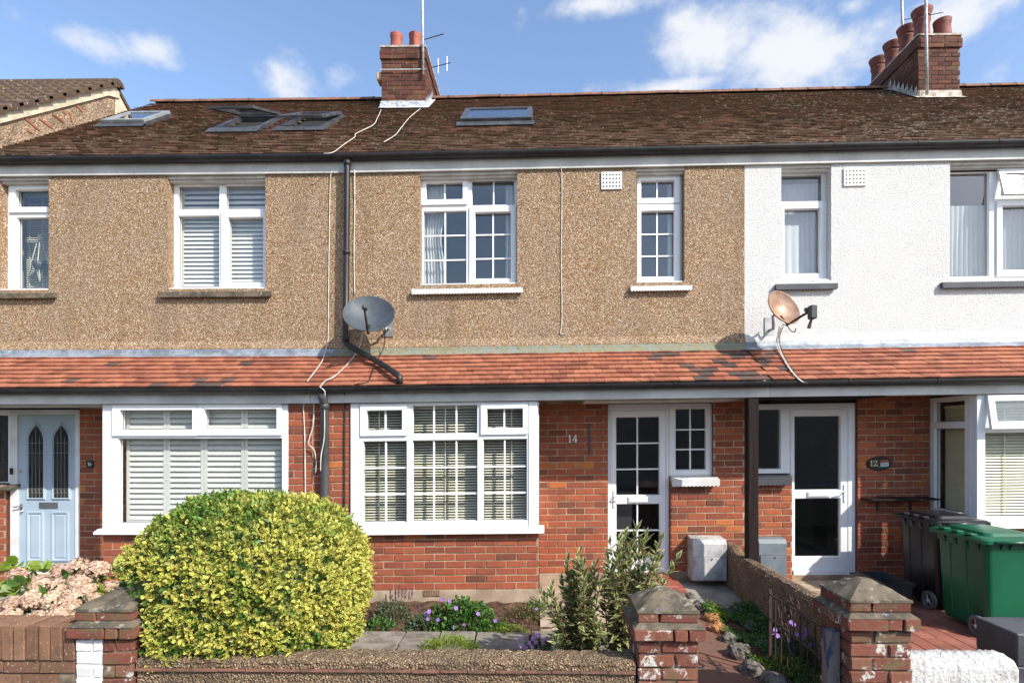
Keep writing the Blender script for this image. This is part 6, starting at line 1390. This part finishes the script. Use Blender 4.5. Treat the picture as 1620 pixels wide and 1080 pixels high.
def tips(lst, Y, jy=.12): 
    o = []
    for px, py, d in lst:
        for k in range(3):
            y = Y+random.uniform(-jy, jy); x, z = PW(px+(random.uniform(-27, 27) if k else 0), py+(random.uniform(4, 34) if k else 0), y); o.append((x, y, z, d*(1 if not k else .7)))
    return o
zs_ = zc(850, 820, 4.695); Ys = -2.75
stem_shrub('left and lower cream-edged leafy shrub beside the low wall and flower bed', at(918, 683+FPX*1.93/(Ys+D0), Ys), tips([(*zs_(225, 330), 1), (*zs_(300, 280), 1.1), (*zs_(340, 350), 1), (*zs_(105, 540), 1), (*zs_(190, 480), 1), (*zs_(270, 430), 1), (*zs_(430, 350), 1.1), (*zs_(150, 680), .9), (*zs_(240, 620), 1), (*zs_(330, 560), 1), (*zs_(390, 480), 1), (*zs_(130, 880), .8), (*zs_(380, 740), .9), (*zs_(440, 820), .9), (*zs_(310, 760), .9), (*zs_(200, 800), .8)], Ys), M['leaf_shrub'], .098, .040, 40)
Ys = -2.7
stem_shrub('taller cream-edged leafy shrub in front of the white door by the path pillar', at(985, 683+FPX*1.93/(Ys+D0), Ys), tips([(*zs_(735, 90), 1.2), (*zs_(650, 130), 1), (*zs_(790, 180), 1.1), (*zs_(615, 180), 1), (*zs_(915, 160), 1), (*zs_(690, 230), 1.1), (*zs_(600, 290), 1.1), (*zs_(530, 320), 1.1), (*zs_(800, 300), 1.1), (*zs_(880, 330), 1), (*zs_(560, 420), 1), (*zs_(660, 400), 1.1), (*zs_(750, 420), 1.1), (*zs_(860, 450), 1.1), (*zs_(830, 520), 1), (*zs_(600, 560), 1), (*zs_(700, 560), 1), (*zs_(500, 470), 1), (*zs_(640, 680), .9), (*zs_(560, 760), .8), (*zs_(620, 830), .7)], Ys, .16), M['leaf_shrub'], .096, .040, 36)

# border plants ------------------------------------------------
def mound(label, px, py, Y, w, h, mat, n, ln, wd, name, cat='plant', flowers=None, grp='plants in the flower bed', dep=.8, templ='oval', up=.6):
    x, z = PW(px, py, Y); base = (x, Y, z); root = thing(name, base, label, cat, grp)
    d = unit(rng.normal(size=(n, 3))); d[:, 2] = np.abs(d[:, 2]); rr = rng.uniform(.45, 1., n)**.6; p = np.array(base)+d*rr[:, None]*np.array([w/2, w/2*dep, h])*(1+.12*np.sin(d[:, 0]*9+d[:, 1]*7))[:, None]
    leaves('foliage', p, unit(d+rng.normal(0, .5, d.shape)+np.array([0, 0, up*.5])), unit(d+rng.normal(0, .5, d.shape)+np.array([0, 0, .6])), rng.uniform(ln*.7, ln*1.2, n), rng.uniform(wd*.7, wd*1.2, n), mat, root, templ)
    b = MB(False)
    for k in range(7): a = random.uniform(0, 6.28); b.tube([(x, Y, z-.02), (x+w*.3*math.cos(a), Y+w*.25*math.sin(a), z+h*.6)], .003, 4)
    b.build('stems', M['stem'], root)
    if flowers:
        fm, pts, fr = flowers
        for fx, fy in pts:
            q = np.array(at(fx, fy, Y-w*.3*dep+random.uniform(-.03, .03))); m = 5; dn = unit(np.array([[random.uniform(-.3, .3), -.8, .5]]))[0]; s0 = unit(np.cross(dn, [[0, 0, 1.]]))[0]; s1 = np.cross(dn, s0)
            ax = np.array([s0*math.cos(k*2*math.pi/m)+s1*math.sin(k*2*math.pi/m)+dn*.25 for k in range(m)])
            leaves('flower', np.tile(q, (m, 1)), ax, np.tile(dn, (m, 1)), fr, fr*1.05, M[fm], root, 'petal', kind=None)
            MB(False).tube([tuple(q+np.array([0, .01, 0])), (q[0]*.6+x*.4, Y, z+h*.3)], .002, 4).build('flower_stalk', M['stem'], root)
    return root
zz_ = zc(540, 830, 4.32)
Yb = -1.42
sv = mound('purple salvia with upright flower spikes by the brick under the bay', 620, 993, Yb, .40, .30, M['leaf_blue'], 900, .035, .014, 'salvia')
xs_, zs0 = PW(620, 993, Yb)
for fx, fy, fl in [(335, 430, 70), (370, 440, 70), (393, 410, 90), (417, 430, 80), (438, 420, 90), (465, 455, 60), (485, 430, 80), (285, 510, 90), (245, 555, 70), (525, 540, 50), (305, 470, 60)]:
    p0 = np.array(at(*zz_(fx, fy), Yb+random.uniform(-.08, .08))); L_n = fl/4.32*(Yb+D0)/FPX; n = 60; tt = rng.random(n); a = rng.uniform(0, 6.28, n)
    pp = p0-np.array([0, 0, 1])*(tt*L_n)[:, None]; ax = np.stack([np.cos(a), np.sin(a), np.full(n, .5)], 1)
    leaves('flower_spike', pp, ax, np.tile([0, 0, 1.], (n, 1)), .013, .009, M['petal_violet'], sv, 'petal', kind=None); MB(False).tube([tuple(p0), (p0[0]*.7+xs_*.3, p0[1], zs0+.02)], .003, 4).build('flower_stalk', M['stem_red'], sv)
mound('leafy green geranium with mauve flowers below the bay window', 728, 1000, -1.5, .72, .31, M['leaf_green'], 2200, .035, .036, 'geranium', flowers=('petal_mauve', [zz_(*q) for q in ((692, 510), (783, 568), (935, 607), (600, 590), (580, 607), (593, 640), (663, 647), (772, 698), (838, 685), (862, 728), (1055, 652), (742, 520))], .022))
mound('sprawling brownish low plant right of the geranium', 828, 995, -1.35, .52, .24, M['leaf_brown'], 1500, .028, .010, 'wispy_plant', flowers=('petal_mauve', [zz_(*q) for q in ((1335, 573), (1425, 712), (1480, 660))], .016), templ='lance')
mound('small bright green mat plant in front of the brownish plant', 806, 1001, -1.72, .36, .06, M['leaf_lime'], 1200, .016, .008, 'mat_plant', templ='lance')
mound('wide moss-like green mat on the paving behind the low wall', 711, 1034, -2.25, .56, .14, M['leaf_lime'], 3200, .022, .008, 'mat_plant', templ='lance')
mound('pink flowered low plant on the paving left of the shrubs', 852, 1033, -2.55, .26, .10, M['leaf_green'], 500, .03, .012, 'pink_plant', flowers=('petal_rose', [zz_(*q) for q in ((1227, 825), (1262, 840), (1233, 775), (1283, 805), (1310, 775), (1327, 800), (1350, 752), (1377, 785), (1405, 775), (1380, 808), (1305, 830), (1328, 755))], .019), templ='lance')
mound('low green plant at the foot of the yellow bush by the bed', 600, 1000, -1.62, .34, .12, M['leaf_green'], 700, .03, .018, 'mat_plant')
mound('loose green leafy plant between the salvia and the geranium', 668, 998, -1.62, .30, .16, M['leaf_blue'], 700, .03, .016, 'leafy_plant')
mound('dry brown tuft right of the salvia against the brick', 700, 985, -1.05, .34, .12, M['leaf_brown'], 600, .03, .010, 'wispy_plant', templ='lance')
mound('tall green and brown plant below the corner of the bay', 850, 990, -1.25, .36, .30, M['leaf_green'], 900, .03, .012, 'wispy_plant', templ='lance')
mound('trailing green plant at the bed edge right of the geranium', 775, 1001, -1.62, .40, .12, M['leaf_green'], 900, .026, .018, 'leafy_plant')
# rockery ground cover: nobody could count it
def cover(name, n, xr, yr, z, mat, ln, wd, label, dens, hgt):
    x = rng.uniform(*xr, n); y = rng.uniform(*yr, n); k = dens(x, y)+rng.normal(0, .15, n) > .5; x, y = x[k], y[k]; m = len(x)
    hh = hgt*(.5+.5*np.sin(x*9+y*5)*np.sin(y*7-x*4))*rng.random(m)+.01
    p = np.stack([x, y, z+hh], 1); o = leaves(name, p, rdir(m, .8), rdir(m, 1.), rng.uniform(ln*.6, ln*1.2, m), rng.uniform(wd*.6, wd*1.2, m), mat, None, 'oval'); return tag(o, label, 'ground cover')
cover('rockery_ground_cover', 16000, (1.74, 2.3), (-3.4, -1.05), .03, M['leaf_green'], .026, .016, 'dark green creeping plants filling the rockery bed', lambda x, y: .62+.5*np.sin(x*11+y*4)*np.sin(y*5.5+1), .09)
cover('rockery_lime_cover', 9000, (1.76, 2.26), (-3.4, -1.1), .04, M['leaf_lime'], .022, .014, 'bright lime creeping plants near the gate and the red step', lambda x, y: np.where((y < -2.35) | ((y > -1.6) & (x < 1.95)), .52+.5*np.sin(x*13+2)*np.sin(y*9), .0), .10)
mound('mauve flowered plant in the rockery behind the iron gate', 1262, 1040, -2.45, .30, .20, M['leaf_blue'], 600, .04, .012, 'mauve_plant', grp=None, flowers=('petal_mauve', [(1252, 984), (1256, 988), (1276, 996), (1260, 1003), (1270, 1008), (1274, 1002), (1226, 996), (1230, 1005), (1246, 1012), (1281, 1018), (1222, 1000)], .02), templ='lance')

# ------------------------------------------------------------------ gate and its post
gxh, gyh, gl = 1.865, -3.44, .86
def gp(u, z): return (gxh-.03*u-.0, gyh+gl*u, z)   # along the opened gate
GT = thing('iron_gate', (gxh, gyh+.4, .04), 'rusty wrought iron gate with scrolls standing open by the taller pillar', 'gate')
gt = lambda u: .645
def flat(b, p, q, w=.006): b.tube([p, q], w, 4)
MB(False).box(gp(1, 0)[0]-.006, gp(1, 0)[0]+.016, gp(1, 0)[1]-.005, gp(1, 0)[1]+.012, .05, .66).build('stile', M['rust'], GT)
MB(False).box(gp(0, 0)[0]-.006, gp(0, 0)[0]+.016, gp(0, 0)[1]-.005, gp(0, 0)[1]+.012, .05, .64).build('stile', M['rust'], GT)
for z in (.08, .43, .625): MB(False).tube([gp(0, z), gp(1, z)], .008, 6).build('rail', M['rust'], GT)
for k in range(1, 9): MB(False).tube([gp(k/9, .08), gp(k/9, .62)], .0055, 6).build('bar', M['iron_black'] if k < 6 else M['rust'], GT)
def scroll(u, z, r, a0, turns, sgn=1, dir_=1):
    pts = []
    for i in range(22): t = i/21; rr = r*(1-.8*t); a = a0+sgn*turns*2*math.pi*t; q = gp(u, z); pts.append((q[0]+.012*dir_, q[1]+rr*math.cos(a), q[2]+rr*math.sin(a)))
    MB(False).tube(pts, .006, 5).build('scroll', M['rust'], GT)
for u, z, r, a0, tn, sg in ((.72, .60, .06, 1.5, 1.3, 1), (.60, .60, .06, 1.5, 1.3, -1), (.66, .66, .045, -1.5, 1.2, 1), (.54, .67, .05, -1.5, 1.1, -1), (.82, .42, .05, 1.2, 1.2, 1), (.7, .42, .05, 1.2, 1.2, -1), (.66, .56, .04, 0, 1.4, 1), (.45, .38, .04, 2, 1.2, 1)): scroll(u, z, r, a0, tn, sg)
MB(False).tube([gp(.84, .58), gp(.80, .5), gp(.70, .40), gp(.60, .28)], .007, 5).build('twisted_stem', M['rust'], GT); MB(False).tube([gp(.58, .70), gp(.48, .66), gp(.38, .60)], .007, 5).build('twisted_stem', M['rust'], GT)
bx0, bx1 = PX(1306, -3.47), PX(1326, -3.47); tag(MB(False).box(bx0, min(bx1, RP0-.004), -3.50, -3.42, -.1, .66, .006).build('gate_post', M['blue_post']), 'slim gate post with flaking blue paint against the taller pillar', 'post')

# ------------------------------------------------------------------ bins
def wheelie_bin(x0, y0, w, dp, h, mat, label, rot=0., wheels_front=True):
    """tapered body with rim, handle lugs, lid, axle and two wheels; (x0, y0) is the near left corner of the rim"""
    root = thing('wheelie_bin', (x0+w/2, y0+dp/2, 0), label, 'wheelie bin', 'wheelie bins')
    hb = h-.10; tp = .055
    def ring(z, k, ch=.05): # rounded rectangle, k = inset
        xa, xb, ya, yb = x0+k, x0+w-k, y0+k*.55, y0+dp-k*1.2; o = []
        for cx_, cy_, a0 in ((xb-ch, yb-ch, 0), (xa+ch, yb-ch, 90), (xa+ch, ya+ch, 180), (xb-ch, ya+ch, 270)):
            for i in range(5): a = R(a0+i*22.5); o.append((cx_+ch*math.cos(a), cy_+ch*math.sin(a), z))
        return o
    b = MB(False); R_ = [ring(.055, tp+.012), ring(.09, tp), ring(hb*.5, tp*.55+.008), ring(hb-.09, .028), ring(hb-.088, .018), ring(hb-.03, .014), ring(hb-.028, .0), ring(hb, .0)]
    for r in R_: b.v += r
    n = 20
    for i in range(len(R_)-1): b.f += [(i*n+k, i*n+(k+1) % n, (i+1)*n+(k+1) % n, (i+1)*n+k) for k in range(n)]
    b.f += [tuple(range(n-1, -1, -1)), tuple((len(R_)-1)*n+k for k in range(n))]; b.recalc = True; bo = b.build('body', mat, root)
    # ribs down the visible side, lugs below the rim
    for yy in (y0+dp*.38, y0+dp*.68): MB(False).add([(x0+.030, yy-.012, hb-.1), (x0+.030, yy+.012, hb-.1), (x0+tp+.004, yy+.012, .12), (x0+tp+.004, yy-.012, .12), (x0+.018, yy, hb-.1), (x0+tp-.008, yy, .12)], [(0, 4, 5, 3), (4, 1, 2, 5)]).build('rib', mat, root)
    for xx in (x0+w*.28, x0+w*.42, x0+w*.66, x0+w*.80): MB(False).xprism([(y0+.01, hb-.03), (y0-.015, hb-.03), (y0+.01, hb-.085)], xx-.012, xx+.012).build('lug', mat, root)
    for i in range(4): yy = y0+.1+i*dp*.21; MB(False).prism([(x0-.004, hb-.03), (x0+.02, hb-.03), (x0+.02, hb-.10)], yy-.02, yy+.02).build('lug', mat, root)
    # lid: overhanging, domed, with a turned-down lip
    def lr(z, g, ch=.06): 
        xa, xb, ya, yb = x0-g, x0+w+g, y0-g, y0+dp+g; o = []
        for cx_, cy_, a0 in ((xb-ch, yb-ch, 0), (xa+ch, yb-ch, 90), (xa+ch, ya+ch, 180), (xb-ch, ya+ch, 270)):
            for i in range(5): a = R(a0+i*22.5); o.append((cx_+ch*math.cos(a), cy_+ch*math.sin(a), z))
        return o
    b = MB(False); R2 = [lr(hb+.004, .018), lr(hb-.018, .028), lr(hb-.018, .036), lr(hb+.012, .034), lr(hb+.028, .006), lr(hb+.036, -.06), lr(hb+.062, -.085), lr(hb+.075, -.16, .04), lr(hb+.080, -.24, .02)]
    for r in R2: b.v += r
    for i in range(len(R2)-1): b.f += [(i*n+k, i*n+(k+1) % n, (i+1)*n+(k+1) % n, (i+1)*n+k) for k in range(n)]
    b.f += [tuple((len(R2)-1)*n+k for k in range(n)), tuple(range(n-1, -1, -1))]; b.recalc = True; lid = b.build('lid', mat, root)
    for i in range(3): yy = y0+.14+i*dp*.25; MB(False).box(x0-.02, x0+.05, yy, yy+dp*.12, hb+.028, hb+.047, .006).build('lid_ridge', mat, lid)
    yh = y0 if wheels_front else y0+dp
    MB(False).tube([(x0+.06, yh-.035, hb-.002), (x0+w-.06, yh-.035, hb-.002)], .014, 8).build('handle', mat, root, True)
    yw = y0+.10 if wheels_front else y0+dp-.10
    MB(False).tube([(x0+.03, yw, .1), (x0+w-.03, yw, .1)], .011, 8).build('axle', M['iron_black'], root)
    for sx in (-1, 1):
        xw_ = x0+.014 if sx < 0 else x0+w-.014
        wh = MB(False).lathe((xw_, yw, .1), [(.062, -.02), (.085, -.024), (.098, -.018), (.1, 0), (.098, .018), (.085, .024), (.062, .02), (.062, -.02)], 24, (sx, 0, 0)).build('wheel', M['rubber'], root, True)
        b = MB(False).lathe((xw_, yw, .1), [(.0, .02), (.018, .022), (.02, .0)], 12, (sx, 0, 0)); b.build('hub', M['white_enamel'], wh)
        b = MB(False)
        for k in range(5): a = k*2*math.pi/5; b.tube([(xw_+sx*.012, yw, .1), (xw_+sx*.012, yw+.062*math.cos(a), .1+.062*math.sin(a))], .006, 5)
        b.build('rim', M['chrome'], wh); MB(False).lathe((xw_, yw, .1), [(.063, -.012), (.0, -.01)], 16, (sx, 0, 0)).build('wheel_disc', M['iron_black'], wh)
    return root
wheelie_bin(4.08, -1.86, .58, .68, 1.0, M['bin_green'], 'glossy green wheelie bin at the right edge of the yard')
wheelie_bin(4.19, -1.06, .56, .64, 1.04, M['bin_black'], 'black wheelie bin behind the green one under the side window')
# recycling box by the step
x0, y0 = PX(1372, -.62), -.95
RB = thing('recycling_box', (x0+.16, y0+.28, 0), 'low dark grey recycling box beside the black wheelie bin', 'box')
b = MB(False); z1 = .27; f0 = [(x0+.03, y0+.03, .008), (x0+.27, y0+.03, .008), (x0+.27, y0+.50, .008), (x0+.03, y0+.50, .008)]; f1 = [(x0, y0, z1), (x0+.30, y0, z1), (x0+.30, y0+.54, z1), (x0, y0+.54, z1)]; f2 = [(x0+.015, y0+.015, z1), (x0+.285, y0+.015, z1), (x0+.285, y0+.525, z1), (x0+.015, y0+.525, z1)]; f3 = [(x+(.004 if i in (0, 3) else -.004), y, .02) for i, (x, y, z) in enumerate(f0)]
for r in (f0, f1, f2, f3): b.v += r
for i in range(3): b.f += [(i*4+k, i*4+(k+1) % 4, (i+1)*4+(k+1) % 4, (i+1)*4+k) for k in range(4)]
b.f += [(3, 2, 1, 0), (12, 13, 14, 15)]; b.recalc = True; b.build('tub', M['box_grey'], RB)
b = MB(False)
for s_ in (0, 1):
    pass
b.plate((x0-.012, x0+.312, z1-.03, z1+.004), [(x0+.001, x0+.299, z1-.02, z1-.004)], y0-.012, y0-.002); b.box(x0-.012, x0-.001, y0-.002, y0+.552, z1-.03, z1+.004); b.box(x0+.301, x0+.312, y0-.002, y0+.552, z1-.03, z1+.004); b.build('rim', M['box_grey'], RB)
# sticks and a bottle leaning beside the white meter box
xa, ya = PG(1073, 917, .03)
for k, (o, tp_, mt, lb) in enumerate((((.0, .0), (-.06, .06, .14), 'twig', 'short cut stick lying by the red step near the meter box'), ((.10, .12), (.055, .18, .19), 'stem', 'thin dark stick standing between the step and the meter box'))):
    tag(MB(False).tube([(xa+o[0], ya+o[1], .035), (xa+(o[0]+tp_[0])/2, ya+(o[1]+tp_[1])/2, .035+tp_[2]*.5), (xa+tp_[0], ya+tp_[1], .03+tp_[2])], [.011, .012, .010], 7).build('stick', M[mt], None, True), lb, 'stick')

# ------------------------------------------------------------------ across the road (mirrored in the glass)
FW = MB(False).box(-40, 40, -15.6, -15.2, -.22, 3.4); tag(FW.build('flint_wall', M['flint']), 'long flint wall on the far side of the street', 'wall')
